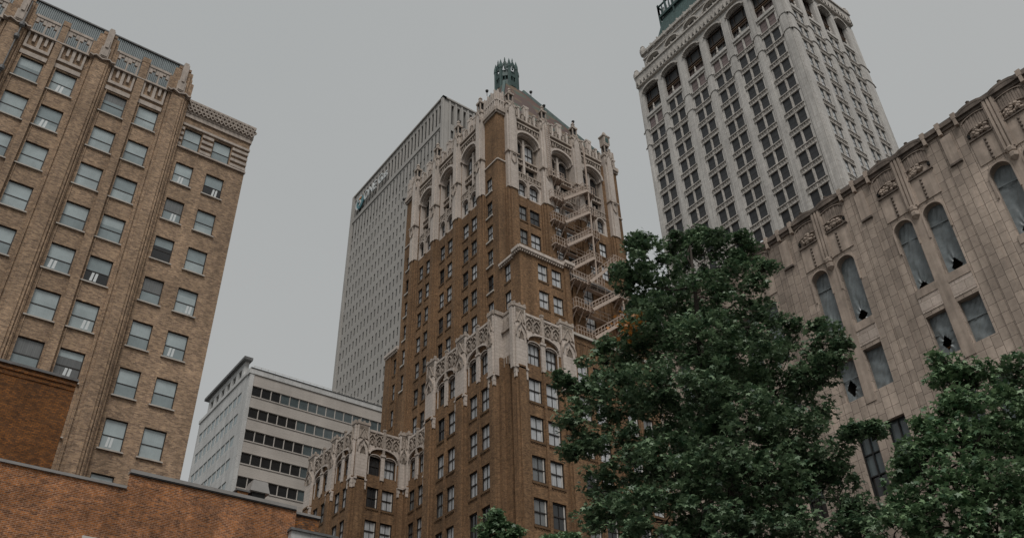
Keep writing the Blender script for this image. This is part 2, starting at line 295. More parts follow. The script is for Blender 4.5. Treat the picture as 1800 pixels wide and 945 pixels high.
def pick(*a): return random.choices([x[0] for x in a],[x[1] for x in a])[0]
def gz(s): return 1.7-1.7/s     # plane-units height of the ground
# ------------------------------------------------------------------ ground
g=MB().mat('ground'); g.face([(-1500,-1500,0),(1500,-1500,0),(1500,1500,0),(-1500,1500,0)]); g.build('ground',kind='structure')
g=MB().mat('asphalt'); g.face([(-60,30,.004),(200,30,.004),(200,44,.004),(-60,44,.004)]); g.build('road',kind='structure')
g=MB().mat('paint')
for k in range(-10,34): g.face([(k*6,36.9,.008),(k*6+3,36.9,.008),(k*6+3,37.1,.008),(k*6,37.1,.008)])
g.build('road_marking',kind='structure')
g=MB().mat('paving'); g.wbox(-60,37.9,26,30,0,.13); g.build('pavement',kind='structure')
# ================================================================== BUILDING: brown brick gothic tower
S=.40; Z0=gz(S)
A=Face('x',100,S); Ash=Face('x',118,S); Arec=Face('x',115.8,S); Bl=Face('y',132.3,S); Bw=Face('y',202.5,S); Bs=Face('y',159.4,S); Bt=Face('y',150.2,S); Bt2=Face('y',152,S)
bt=thing('brick_tower','tall brown brick gothic tower with white terracotta crowns, fire escape and green roof lantern','tower',(100*S,132.3*S,0))
WN=[]; ROWS=[(98.5-9.05*k) for k in range(6)]; 
DH=dict(t=.075,rails=(.5,),mun=(.5,),jamb=True,sill=brick_sill); 
def mpane(z,arch=False):
    if z<80: return pick(('pane_dark',4),('pane_mid',3),('pane_curtain',1.2))
    return pick(('pane_curtain',7.5),('pane_mid',1.6),('pane_dark',.9))
def wcol(face,cols,tops,h=5.6,style=DH,dep=.55,hid=0):
    ops=[]
    for (a,b) in cols:
        for t in tops: ops.append((a,b,t-h,t)); WN.append((face,a,b,t-h,t,dep,style,'frame_dark',mpane(t),hid))
    return ops
wall=MB().mat('m_brick'); sp=MB().mat('m_dark')
def pair_bay(face,cols,pier,tops=ROWS,arch_top=107.6,h=5.6):
    """lower block bay: arched top storey in terracotta, brick below"""
    ops=wcol(face,cols,tops,h)
    for a,b in cols:
        ops.append((a,b,102,107.9)); WN.append((face,a,b,102,107.9,.75,dict(t=.07,rails=(.47,),mun=(.33,.66)),'frame_dark',mpane(110)))
    return ops
blk=[]   # lower blocks: (face,u0,u1,list of bays,list of piers)
bayA1=[(140.0,143.1),(144.5,147.6)]; bayA2=[(153.4,156.4),(157.7,160.7)]
bayW1=[(205.0,208.1),(209.3,212.6)]; bayW2=[(217.6,220.8),(222.4,225.6)]
bayB1=[(105.1,108.7),(109.9,113.5)]; bayB2=[(119.5,122.9),(124.3,127.7)]; bayB3=[(134,137.4),(138.8,142.2)]
bayF=[(104.4,107.9),(109.0,112.6)]; bayR=[(192.6,195.4),(196.9,199.8)]
ZB=114.2
for face,u0,u1,bays in ((A,137.4,166.3,(bayA1,bayA2)),(A,202.5,231.3,(bayW1,bayW2)),(Bl,101.2,118.6,(bayB1,)),(Bl,118.6,190,(bayB2,bayB3)),(Bw,100,115.8,(bayF,)),(Arec,166.3,202.5,(bayR,[(179.3,182.1),(184,186.8)]))):
    ops=[]
    for b in bays:
        if b in (bayB2,bayB3): ops+=wcol(face,b,[107.3]+ROWS,5.8)
        else: ops+=pair_bay(face,b,None)
    face.wall(wall,u0,u1,Z0,ZB,ops,.85)
    # brick sills with dentils and recessed spandrel panels
    for b in bays:
        face.box(wall,b[0][1]+.25,b[1][0]-.25,Z0,101.6,.0,.28)
# corner notch of the near block
wall.mat('m_brick')
wall.face([A.P(137.4,Z0),A.P(137.4,ZB),(103.0*S,137.4*S,A.P(0,ZB)[2]),(103.0*S,137.4*S,0)])
NX,NY=102.2,134.4
def vquad(mb,x0,y0,x1,y1,z0,z1):
    a=1.7+(z0-1.7)*S; b=1.7+(z1-1.7)*S; mb.face([(x0*S,y0*S,a),(x1*S,y1*S,a),(x1*S,y1*S,b),(x0*S,y0*S,b)])
vquad(wall,100,137.4,NX,137.0,Z0,ZB)
for (xa,ya,xb,yb) in ((100.6,137.4,100.6,136.4),(100.6,136.4,101.6,136.4),(101.6,136.4,101.6,134.6),(101.6,134.6,102.4,134.6),(102.4,134.6,102.4,133.2),(102.4,133.2,101.2,133.2),(101.2,133.2,101.2,132.3)):
    vquad(wall,xa,ya,xb,yb,Z0,104); 
# brick pilasters
pil=[(A,137.4,139.4),(A,148.6,152.5),(A,161.9,165.6),(A,165.7,166.3),(A,202.5,204.4),(A,213.6,216.8),(A,227.0,231.3),(Bl,101.2,104.4),(Bl,114.6,118.6),(Bl,130,132.6),(Bw,100,103.6),(Bw,113.4,115.6),(Arec,200.4,202.4),(Arec,188.6,191.8)]
for face,a,b in pil:
    w_=b-a
    if w_<1: continue
    face.box(wall,a+.1,b-.1,Z0,100.5,-.02,.55); 
    if w_>2.5: face.box(wall,a+.65,b-.65,Z0,100.4,.5,.95)
back_sides(wall,S,118.6,190,132.3,160,Z0,ZB); 
wall.mat('coping'); solid(wall,S,100.6,118.5,137.5,166.2,ZB-.6,ZB-.2); solid(wall,S,102.3,118.5,133.5,137.5,ZB-.6,ZB-.2); solid(wall,S,100.5,125,202.8,231.2,ZB-.6,ZB-.2); solid(wall,S,116,118,166.3,202.4,ZB-.6,ZB-.2)
wall.mat('m_brick'); wall.face([(100*S,231.3*S,0),(125*S,231.3*S,0),(125*S,231.3*S,47),(100*S,231.3*S,47)]); wall.face([(100*S,166.3*S,0),(116*S,166.3*S,0),(116*S,166.3*S,47),(100*S,166.3*S,47)])
# ---- white crown of the lower blocks
def ogee(face,mb,u0,u1,vb,vt,d,w=.22):
    c=(u0+u1)/2; h=vt-vb
    for sg in (-1,1):
        r=(u1-u0)/2; pts=[(c+sg*r,vb),(c+sg*r*.97,vb+h*.30),(c+sg*r*.70,vb+h*.55),(c+sg*r*.30,vb+h*.72),(c,vt)]
        face.strip(mb,pts,w,d-.1,d+.28)
def tracery(face,u0,u1,v0,v1,d,mb,n):
    w=(u1-u0)/n; h=v1-v0
    mb.mat('m_orn')
    for i in range(n):
        a=u0+i*w; b=a+w; c=(a+b)/2
        face.strip(mb,[(a+.1,v0),(a+.1,v0+h*.55),(c,v0+h*.86),(b-.1,v0+h*.55),(b-.1,v0)],.26,d-.1,d+.34)
        face.strip(mb,face.arc(a+w*.24,b-w*.24,v0+h*.28,v0+h*.56,6),.2,d-.1,d+.24)
        cr_=[(c+.30*w*math.cos(t),v0+h*.86+.13*h*math.sin(t)) for t in [i2*6.2832/8 for i2 in range(8)]]
        face.strip(mb,[(a,v1),(a+w*.28,v0+h*.78),(a,v0+h*.6)],.2,d-.1,d+.26); face.strip(mb,[(b,v1),(b-w*.28,v0+h*.78),(b,v0+h*.6)],.2,d-.1,d+.26)
        face.box(mb,c-.2,c+.2,v0+h*.1,v0+h*.28,d-.05,d+.3)
def crown_bay(face,cols,u0,u1):
    mb=MB().mat('m_terra')
    a,b=cols[0][0]-.3,cols[1][1]+.3; mid=(cols[0][1]+cols[1][0])/2
    # parapet field
    ops=[(a,b,107.0,110.3)]
    face.wall(mb,u0,u1,106.6,114.5,[(a,b,106.6,110.0)],.01,.12)
    face.archfill(mb,a,b,107.6,109.7,-.05,.12,12,110.0)
    face.box(mb,u0,u1,114.3,114.9,-.5,.35)
    face.strip(mb,face.arc(a,b,107.7,109.9,12),.42,.1,.62)
    # two window heads and mullion
    for c in cols:
        face.archfill(mb,c[0],c[1],106.9,107.75,-.7,-.12,8,108.0); face.strip(mb,face.arc(c[0]-.05,c[1]+.05,106.9,107.95,8),.22,-.1,.25)
        face.box(mb,c[0]-.3,c[0]-.02,101.8,106.9,-.3,.18); face.box(mb,c[1]+.02,c[1]+.3,101.8,106.9,-.3,.18)
    for p,q in zip(face.arc(a,b,107.6,109.7,12),face.arc(a,b,107.6,109.7,12)[1:]):
        mb.face([face.P(p[0],107.3,-.12),face.P(q[0],107.3,-.12),face.P(q[0],q[1],-.12),face.P(p[0],p[1],-.12)])
    face.box(mb,mid-.55,mid+.55,100.8,108.2,-.1,.42); face.box(mb,mid-.75,mid+.75,107.7,108.3,-.1,.6)
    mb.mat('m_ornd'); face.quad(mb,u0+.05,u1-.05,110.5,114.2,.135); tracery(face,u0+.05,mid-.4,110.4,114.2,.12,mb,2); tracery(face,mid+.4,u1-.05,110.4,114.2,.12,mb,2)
    mb.mat('m_orn'); face.box(mb,mid-.35,mid+.35,108.4,115.4,.1,.6); face.box(mb,mid-.45,mid+.45,115.4,115.9,.0,.7)
    mb.build('parapet',bt)
def crown_pier(face,u0,u1,wide=False,zb=99.6,ret=None):
    mb=MB().mat('m_terra'); w=u1-u0
    face.box(mb,u0+.12,u1-.12,zb,110.9,-.1,.8); face.box(mb,u0,u1,110.9,115.9,-.4,.62)
    # stepped quoins that drop below the pier on each side
    face.box(mb,u0-.05,u0+.35,zb-2.4,zb+.4,-.05,.72); face.box(mb,u1-.35,u1+.05,zb-2.4,zb+.4,-.05,.72)
    face.box(mb,u0-.1,u0+.65,zb-1.2,zb+.2,-.05,.68); face.box(mb,u1-.65,u1+.1,zb-1.2,zb+.2,-.05,.68)
    face.box(mb,u0-.15,u1+.15,zb-.1,zb+.35,-.05,.95)
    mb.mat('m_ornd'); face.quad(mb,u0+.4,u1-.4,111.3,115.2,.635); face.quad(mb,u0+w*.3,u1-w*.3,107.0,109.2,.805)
    mb.mat('m_orn'); ogee(face,mb,u0+.15,u1-.15,107.6,111.8,.85); ogee(face,mb,u0+w*.3,u1-w*.3,107.2,109.6,.8,.16)
    face.box(mb,u0+.5,u1-.5,111.6,113.9,.55,.8); face.strip(mb,[(u0+.3,111.2),((u0+u1)/2,114.4),(u1-.3,111.2)],.22,.6,.95)
    face.box(mb,u0-.15,u1+.15,115.6,116.3,-.5,.8)
    for k in range(3): x=u0+(w-.3)*k/2; face.box(mb,x-.05,x+.35,116.3,116.8,.2,.75)
    mb.build('pier',bt)
crown_bay(A,bayA1,139.4,148.6); crown_bay(A,bayA2,152.5,161.9); crown_bay(A,bayW1,204.4,213.6); crown_bay(A,bayW2,216.8,227.0)
crown_bay(Bl,bayB1,104.4,114.6); crown_bay(Bw,bayF,103.6,113.4); crown_bay(Arec,bayR,191.6,200.6); crown_bay(Arec,[(179.3,182.1),(184,186.8)],178,188.4)
for f_,a,b in pil:
    if b-a>1.5 and (f_,a)!=(Bl,130): crown_pier(f_,a,b)
# notch in terracotta
mb=MB().mat('m_terra')
for (xa,ya,xb,yb,zt) in ((100,137.4,101.9,137.4,115.9),(101.9,137.4,101.9,134.0,115.0),(101.9,134.0,101.2,132.3,115.0),):
    vquad(mb,xa-.02,ya-.25,xb,yb-.2,102.8,zt)
solid(mb,S,99.6,101.9,136.9,137.6,99.6,115.9); solid(mb,S,100.7,102.2,131.9,132.9,99.6,115.9); solid(mb,S,101.8,103,133,137,103,115.4)
mb.mat('m_orn')
for z in (115.4,): solid(mb,S,99.5,102.4,136.6,137.6,z,z+1); solid(mb,S,100.6,102.2,131.6,133.2,z,z+1); solid(mb,S,101.6,102.6,133,137,z-.2,z+.5)
for k in range(4): solid(mb,S,101.5,101.9,133.2+k*1.0,133.6+k*1.0,102.2-(k%2)*.5,104)
for k in range(3): solid(mb,S,101.5,101.8,133.4+k*1.2,134+k*1.2,111,114)
solid(mb,S,101.3,101.9,133,137,110.6,111)
mb.build('corner_niche',bt)
# coping of the plain bay right of the corner block + panels
mb=MB().mat('sill_white'); Bl.box(mb,118.7,190,ZB,ZB+.7,-1,.5); mb.build('coping',bt)
mb=MB().mat('m_dark')
for k in range(5):
    x=119.6+k*1.75
    for q in ((x,x+.2,108.4,112.6),(x+1.2,x+1.4,108.4,112.6),(x,x+1.4,112.4,112.6)): Bl.box(mb,*q,0,.12)
mb.build('brick_panel',bt)
# ---- shoulder block (second tier)
ST=[148.9,139.9,130.9,121.9]
ops=wcol(Bt,[(124.1,127.5),(128.9,132.4)],ST,5.6)+[]
Bt.wall(wall,118,135,ZB-.5,151,ops,.85)
ops=wcol(Bt2,[(141.9,145.6)],[149.0,139.9,130.9,121.9],5.6)+wcol(Bt2,[(156.4,160)],ST,5.6,hid=1)
Bt2.wall(wall,135,169,ZB-.5,150.5,ops,.85); Bt.box(wall,133.3,135.0,ZB-.5,150.8,-1,.5); Bt2.box(wall,152,154,ZB-.5,150.3,-.2,.6); Bt.box(wall,127.6,128.8,ZB,150,-.1,.15)
for x in (137.5,149): Bt2.box(wall,x,x+1.2,ZB-.5,150.3,-.2,.5)
ops=wcol(Face('x',118.0,S),[(154.6,157.3)],[149.2,140.1,131.0,121.9],5.7)
At=Face('x',118.0,S); At.wall(wall,150.2,159.4,ZB-.5,151,ops,.85)
ops=wcol(At,[(215.0,217.3)],[149.2,140.1,131.0,121.9],5.7); At.wall(wall,214.2,222.2,ZB-.5,152,ops,.85); At.box(wall,214.3,214.9,ZB,151.8,-.05,.35); At.box(wall,218.6,222.2,ZB,151.8,-.05,.35)
back_sides(wall,S,118,169,214.2,222.2,ZB-3,152)
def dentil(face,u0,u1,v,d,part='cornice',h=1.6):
    mb=MB().mat('m_terra'); face.box(mb,u0,u1,v-h*.28,v+h*.35,-.6,d+.55); n=max(2,int((u1-u0)/.75)); mb.mat('m_orn'); face.box(mb,u0,u1,v-h*.45,v-h*.28,-.1,d+.25)
    for i in range(n): x=u0+(u1-u0)*(i+.25)/n; face.box(mb,x,x+.36,v-h*.85,v-h*.4,-.05,d+.35)
    mb.build(part,bt)
dentil(Bt,117.4,133,151.6,.3); dentil(Bt,133,136.5,152.4,.9); dentil(Bt2,136.5,169,150.9,.2); dentil(At,149.8,153,151.6,.3); dentil(At,153,159.3,150.6,.1,h=1.2); dentil(At,214.3,222.4,152.4,.3)
wall.mat('coping'); solid(wall,S,118.3,169,150.5,159.4,150,150.4); wall.mat('m_brick')
# ---- shaft
SR=[186.8,177.3,168.2,159.2,150.1,141.0,131.9,122.8]; ZT=213.2
spA=[(164.4,166.9),(179.6,183.0),(192.6,195.4),(206.0,209.2)]       # pier positions on the left face
pA=[(166.0,169.2),(179.2,182.4),(192.3,195.5),(205.4,208.6)]; bA=[[(170.3,173.6),(174.9,178.1)],[(183.4,186.8),(188.1,191.0)],[(196.3,199.6),(201.0,203.8)]]
pB=[(121.0,124.9),(134.7,138.7),(148.4,151.9),(163.0,166.3)]; bB=[[(125.0,128.6),(129.7,133.5)],[(139.1,142.5),(143.9,147.4)],[(152.6,156.0),(157.3,160.4)]]
opsA=[];opsB=[]
STY=dict(t=.085,rails=(.5,),mun=(.5,),sill=shaft_sill); STP=dict(STY,sill=pale_sill); STN=dict(STY,sill=None)
for b in bA: opsA+=wcol(Ash,b,SR[1:6],5.6,STY); opsA+=wcol(Ash,b,SR[6:],5.6,STY,hid=1)
opsA+=wcol(Ash,[(162.5,165.2),(209.6,212.2)],SR[:6],5.6,STP)
for b in bB: opsB+=wcol(Bs,b,SR[1:5],5.6,STY)
Ash.wall(wall,159.4,214.2,ZB-.5,ZT,opsA+[(b[0][0]-.6,b[1][1]+.8,181.0,208.6) for b in bA],2.6)
Bs.wall(wall,118,169,ZB-.5,ZT,opsB+[(b[0][0]-.1,b[1][1]+1.1,181.0,208.6) for b in bB],2.6)
back_sides(wall,S,118,169,159.4,214.2,ZB-3,ZT)
for f_,ps in ((Ash,pA),(Bs,pB)):
    for a,b in ps:
        f_.box(wall,a,b,ZB-.5,181.8,-.2,1.0); f_.box(wall,a+.8,b-.8,ZB-.5,181.6,.9,1.45)
        f_.box(wall,a-.45,a,ZB-.5,181.2,-.2,.5); f_.box(wall,b,b+.45,ZB-.5,181.2,-.2,.5)
    for bb in (bA if f_ is Ash else bB):
        f_.box(wall,bb[0][1]+.15,bb[1][0]-.15,ZB-.5,181.2,-.1,.25)
wall.build('brick_wall',bt)
def big_bay(face,cols,lo,hi):
    """terracotta bay of the shaft top: arched pair, balustrade, small pair, tall arched pair under one big arch"""
    mb=MB().mat('m_terra'); c=(cols[0][1]+cols[1][0])/2; D0=-1.7
    ops=[]
    for a,b in cols:
        ops+=[(a,b,181.5,187),(a+.05,b-.05,190.9,195.3),(a+.05,b-.05,198.4,205.8)]
        WN.append((face,a,b,181.5,187,2.3 if 0 else .9,STN,'frame_dark',mpane(180))); WN.append((face,a+.05,b-.05,190.9,195.3,2.2,STN,'frame_dark',pick(('pane_mid',2),('pane_dark',2)))); WN.append((face,a+.05,b-.05,198.4,205.8,2.2,dict(t=.1,rails=(.45,),mun=(.5,)),'frame_dark',pick(('pane_mid',1),('pane_dark',2.5),('pane_curtain',1))))
    face.wall(mb,lo,hi,181.0,188.0,[o for o in ops if o[3]<188],.7,0)
    for a,b in cols:
        face.archfill(mb,a,b,186.0,187.1,-.8,0,8,187.4); face.strip(mb,face.arc(a-.1,b+.1,186,187.5,8),.4,-.1,.4)
    mb.mat('m_ornd'); face.wall(mb,lo,hi,188.0,208.6,[o for o in ops if o[2]>188],.6,D0); mb.mat('m_terra')  # recessed back wall: its shading is put into the darker colour
    for a,b in cols: face.archfill(mb,a+.05,b-.05,204.4,205.9,D0-.5,D0,8,206.2); face.strip(mb,face.arc(a-.05,b+.05,204.4,206.2,8),.35,D0-.05,D0+.35)
    face.box(mb,c-.4,c+.4,188.2,206.8,D0,D0+.7)
    face.box(mb,lo,lo+.12,181,205.5,-2.65,.03); face.box(mb,hi-.12,hi,181,205.5,-2.65,.03); mb.mat('m_ornd'); face.quad(mb,lo+.1,hi-.1,187.6,208.6,D0+.02) if 0 else None; mb.mat('m_terra')
    face.archfill(mb,lo,hi,205.0,208.9,D0,.1,14,209.3); 
    face.strip(mb,face.arc(lo,hi,205.0,209.1,14),.8,-.2,.75); face.strip(mb,face.arc(lo+.5,hi-.5,204.6,208.4,14),.4,D0+.2,-.1)
    mb.mat('m_orn')
    for q0,q1 in ((lo+.1,c-.35),(c+.35,hi-.1)):     # balustrade
        face.box(mb,q0,q1,187.9,188.4,D0,.35); face.box(mb,q0,q1,190.2,190.6,-.3,.35)
        n=4
        for i in range(n): x=q0+(q1-q0)*(i+.5)/n; face.box(mb,x-.16,x+.16,188.4,190.2,-.1,.25); 
        for i in range(2): x=q0+(q1-q0)*(i*.5+.25); face.strip(mb,[(x-.35,189.3),(x,190),(x+.35,189.3),(x,188.6)],.16,-.1,.3,closed=True)
        face.box(mb,q0,q1,195.6,196.1,D0,D0+.6); face.box(mb,q0,q1,197.6,198.2,D0,D0+.7)
        for i in range(4): x=q0+(q1-q0)*(i+.5)/4; face.box(mb,x-.22,x+.22,196.3,197.4,D0,D0+.35)
    face.box(mb,c-.45,c+.45,181,188.6,-.1,.5)
    face.box(mb,c-.3,c+.3,188.4,191.4,-.1,.5)
    mb.build('arched_bay',bt)
    # openwork parapet above
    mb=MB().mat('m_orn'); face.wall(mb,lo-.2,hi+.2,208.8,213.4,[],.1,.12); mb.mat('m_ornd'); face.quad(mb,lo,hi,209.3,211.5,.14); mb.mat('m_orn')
    face.box(mb,lo-.2,hi+.2,211.6,212.3,-.3,.7); face.box(mb,lo-.2,hi+.2,213.2,214.0,-.6,1.0)
    n=9
    for i in range(n): x=lo+(hi-lo)*(i+.5)/n; face.box(mb,x-.2,x+.2,209.5+(1.2 if 2<i<6 else .2),211.5,.1,.5)
    n=6
    for i in range(n+1):
        x=lo+(hi-lo)*i/n; h=(217.6,219.2,216.8,220.2,217.2,218.8,217.6)[i]; mb.mat('m_terra' if i%2 else 'm_orn')
        face.box(mb,x-.35,x+.35,214,h,-.2,.65); face.box(mb,x-.5,x+.5,h-.1,h+.4,-.3,.8)
        if i==3: mb.mat('m_terra'); face.box(mb,x-1.0,x+1.0,216.6,221.2,-.6,.5); face.box(mb,x-1.15,x+1.15,221.0,221.7,-.7,.6)
    mb.mat('m_orn')
    for i in range(n):
        x0,x1=lo+(hi-lo)*i/n+.35,lo+(hi-lo)*(i+1)/n-.35; xm=(x0+x1)/2
        face.box(mb,x0,x1,214.2,214.8,-.1,.4); face.strip(mb,[(x0,215.2),(xm,216.8),(x1,215.2)],.35,-.1,.4); face.box(mb,x0,x1,216.6,217.1,-.2,.4)
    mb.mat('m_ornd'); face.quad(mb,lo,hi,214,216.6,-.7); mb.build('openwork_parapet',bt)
for b in bA: big_bay(Ash,b,b[0][0]-.6,b[1][1]+.8)
for b in bB: big_bay(Bs,b,b[0][0]-.1,b[1][1]+1.1)
def shaft_pier(face,u0,u1):
    mb=MB().mat('m_terra'); c=(u0+u1)/2; w=u1-u0
    face.box(mb,u0,u1,181.6,218.6,-1.9,1.35); face.box(mb,u0+.7,u1-.7,181.4,217.6,1.2,1.75)
    mb.mat('m_orn'); face.box(mb,u0-.2,u1+.2,217.2,218,-.5,1.7)
    # shield cartouche
    face.strip(mb,[(c-.8,195.2),(c+.8,195.2),(c+.8,192.6),(c,191.4),(c-.8,192.6)],.35,1.6,2.1,closed=True); face.box(mb,u0-.3,u1+.3,195.9,196.4,-.2,1.95)
    ogee(face,mb,u0+.2,u1-.2,213.5,218.4,1.6,.35)
    # square lantern box on top
    face.box(mb,c-1.15,c+1.15,218.6,219.4,-.7,1.5)
    for a in (c-1.0,c+.65): 
        for d in (-.5,.95): face.box(mb,a,a+.35,219.4,222.6,d,d+.35)
    face.box(mb,c-1.2,c+1.2,222.6,223.4,-.7,1.5); face.box(mb,c-.5,c+.5,223.4,224.3,-.2,1.0)
    mb.mat('dark'); face.box(mb,c-.6,c+.6,219.4,222.6,-.3,.9)
    mb.build('pier',bt)
for a,b in pA: shaft_pier(Ash,a,b)
for a,b in pB: shaft_pier(Bs,a,b)
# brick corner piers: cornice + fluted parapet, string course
for f_,u0,u1 in ((Ash,159.4,165.9),(Bs,117.9,120.9),(Ash,208.7,214.3),(Bs,166.4,169.2)):
    mb=MB().mat('m_terra'); f_.box(mb,u0,u1,191.8,192.3,-.1,.28); mb.build('string_course',bt)
for f_,u0,u1 in ((Ash,159.2,165.9),(Bs,117.5,120.9),(Ash,208.7,214.6),(Bs,166.4,169.6)):
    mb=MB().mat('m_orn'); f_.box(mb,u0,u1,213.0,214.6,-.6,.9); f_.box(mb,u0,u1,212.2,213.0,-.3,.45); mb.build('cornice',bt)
for f_,u0,u1 in ((Ash,159.4,165.9),(Bs,118,120.9),(Ash,208.7,214.2),(Bs,166.4,169.0)):
    mb=MB().mat('m_terra'); f_.box(mb,u0,u1,214.6,222.4,-.9,.1); n=int((u1-u0)/.9)
    for i in range(n): x=u0+(u1-u0)*(i+.5)/n; f_.box(mb,x-.22,x+.22,214.6,221.8 if i%2 else 223,.05,.5)
    f_.box(mb,u0,u1,218,218.6,-.1,.55); mb.build('corner_parapet',bt)
# pinnacle on far corner
mb=MB().mat('m_orn'); Bs.box(mb,164.0,166.6,224,227.6,-1.2,1.2); Bs.box(mb,163.7,166.9,227.6,228.2,-1.4,1.4); c=Bs.P(165.3,228.2,0); mb.lathe(c,[(.5,c[2]),(.3,c[2]+.6),(.12,c[2]+1.0)],6)
mb.mat('m_green'); Bs.box(mb,164.6,166.0,224.6,227,1.2,1.25)
mb.build('pinnacle',bt)
# stone finials along the parapets, floodlights
for f_,L_ in ((Ash,(167.6,180.8,193.9,207)),(Bs,(123,136.7,150.2))):
    for u in L_: mb=MB().mat('m_orn'); c=f_.P(u,224.2,.5); mb.lathe((c[0],c[1],0),[(.28,c[2]),(.2,c[2]+.25),(.3,c[2]+.4),(.02,c[2]+.9)],6); mb.build('finial',bt)
for (px,py) in ((710,348),(768,260),(808,212),(856,158),(933,160),(956,184),(1007,212)):
    r=ray(px,py); k=(118.6*S)/r[0] if px<880 else (160*S)/r[1]; p=EYE+r*k
    mb=MB().mat('dark'); mb.lathe((p[0],p[1],0),[(.1,p[2]-.5),(.2,p[2]-.35),(.22,p[2]-.15),(.08,p[2]-.05)],8); mb.bar((p[0],p[1],p[2]-1.2),(p[0],p[1],p[2]-.4),.06)
    mb.build('floodlight',bt)
# hipped tile roof and copper lantern
RZ=lambda z:1.7+(z-1.7)*S
def R_(x,y,z): return (x*S,y*S,RZ(z))
cx,cy=143.7,187.0; zr=262; hw=4.4
c4=[(122.5,163,221),(165.5,163,223),(165.5,211,223),(122.5,211,206)]; t4=[(cx-hw,cy-hw),(cx+hw,cy-hw),(cx+hw,cy+hw),(cx-hw,cy+hw)]
roof=MB().mat('tile')
for i in range(4): j=(i+1)%4; roof.face([R_(*c4[i]),R_(*c4[j]),R_(*t4[j],zr),R_(*t4[i],zr)])
ro=roof.build('roof',bt)
mb=MB().mat('m_green')
for i in range(4): mb.bar(R_(*c4[i]),R_(*t4[i],zr+.3),.4,.4)
for i in range(4): j=(i+1)%4; mb.bar(R_(*c4[i]),R_(*c4[j]),.4,.5)
mb.build('hip_flashing',ro)
lan=MB().mat('m_green'); C_=(cx*S,cy*S); zz=RZ(258); zt=RZ(274.8)
rr=4.3*S
lan.lathe(C_,[(rr*1.15,zz-.5),(rr*1.15,zz+1.2),(rr*.98,zz+1.6),(rr*.98,zz+2.6)],8,.5)
for k in range(8):
    a=6.2832*(k+.5)/8; p=(C_[0]+rr*math.cos(a),C_[1]+rr*math.sin(a)); lan.lathe(p,[(.30,zz+1.0),(.28,zt-1.0),(.36,zt-.8),(.32,zt-.1),(.15,zt+.7),(.02,zt+1.3)],6)
    a2=6.2832*(k+1)/8; q=(C_[0]+rr*math.cos(6.2832*(k+1.5)/8),C_[1]+rr*math.sin(6.2832*(k+1.5)/8))
    for z_,h_ in ((zt-2.4,1.0),(zz+2.4,1.6)): lan.bar((p[0],p[1],z_),(q[0],q[1],z_),.25,h_*.7)
    m_=((p[0]+q[0])/2,(p[1]+q[1])/2); lan.bar((m_[0],m_[1],zz+2),(m_[0],m_[1],zt-2.4),.16)
    lan.bar((p[0],p[1],zt-.9),(m_[0],m_[1],zt+.6),.25); lan.bar((q[0],q[1],zt-.9),(m_[0],m_[1],zt+.6),.25); lan.lathe(m_,[(.16,zt-1),(.12,zt+1.2),(.02,zt+1.7)],5)
lan.lathe(C_,[(rr*.82,zz+2),(rr*.82,zt-2)],8,.5); lan.lathe(C_,[(rr*.9,zt-2),(rr*.75,zt-.8),(.25,zt+.2),(.12,zt+.9),(.2,zt+1.1),(.03,zt+1.9)],8,.5)
lo_=lan.build('lantern',bt)
mb=MB().mat('pane_mid')
for k in range(8):
    a0=6.2832*(k+.5)/8; a1=6.2832*(k+1.5)/8; r2=rr*.84
    P0=Vector((C_[0]+r2*math.cos(a0),C_[1]+r2*math.sin(a0),0)); P1=Vector((C_[0]+r2*math.cos(a1),C_[1]+r2*math.sin(a1),0)); 
    a_=P0.lerp(P1,.18); b_=P0.lerp(P1,.82); mb.face([(a_.x,a_.y,zz+3.2),(b_.x,b_.y,zz+3.2),(b_.x,b_.y,zt-3),(a_.x,a_.y,zt-3)])
mb.build('lantern_glazing',lo_)
# ---- fire escape
fe=MB().mat('m_esc'); 
def flight(face,u0,z0,u1,z1,dep=1.6,out=3.2):
    mb=MB().mat('m_esc')
    for d in (out-1.4,out+.0):
        mb.bar(face.P(u0,z0,d),face.P(u1,z1,d),.10,.34); mb.bar(face.P(u0,z0+2.5,d),face.P(u1,z1+2.5,d),.05)
        mb.bar(face.P(u0,z0+1.3,d),face.P(u1,z1+1.3,d),.035)
        for i in range(10): t=i/9; u=u0+(u1-u0)*t; z=z0+(z1-z0)*t; mb.bar(face.P(u,z,d),face.P(u,z+2.5,d),.04)
    for i in range(14): t=(i+.5)/14; face.box(mb,u0+(u1-u0)*t-.3,u0+(u1-u0)*t+.3,z0+(z1-z0)*t-.06,z0+(z1-z0)*t+.06,out-1.4,out)
    return mb
def landing(face,u0,u1,z,out,wide=None):
    mb=MB().mat('m_esc'); d0=.2
    face.box(mb,u0,u1,z-.3,z-.12,d0,out)
    for i in range(int((u1-u0)/1.2)+1): u=u0+i*1.2; face.box(mb,u,u+.25,z-.6,z-.3,d0,out)
    for (a,b,c,d) in ((u0,u1,out,out),(u0,u0,d0,out),(u1,u1,d0,out)):
        for h in (1.3,2.6): mb.bar(face.P(a,z+h,c),face.P(b,z+h,d),.05)
    n=int((u1-u0)/.9)
    for i in range(n+1): u=u0+(u1-u0)*i/n; mb.bar(face.P(u,z,out),face.P(u,z+2.6,out),.04)
    for d in (1.2,2.2): mb.bar(face.P(u0,z,d),face.P(u0,z+2.6,d),.04); mb.bar(face.P(u1,z,d),face.P(u1,z+2.6,d),.04)
    for u in (u0+.6,(u0+u1)/2,u1-.6): mb.bar(face.P(u,z-3.2,.3),face.P(u,z-.3,out-.4),.10); mb.bar(face.P(u,z-.3,.3),face.P(u,z-.3,out),.09)
    return mb
fo=landing(Bs,136.2,142,193.2,3.0).build('fire_escape',bt)
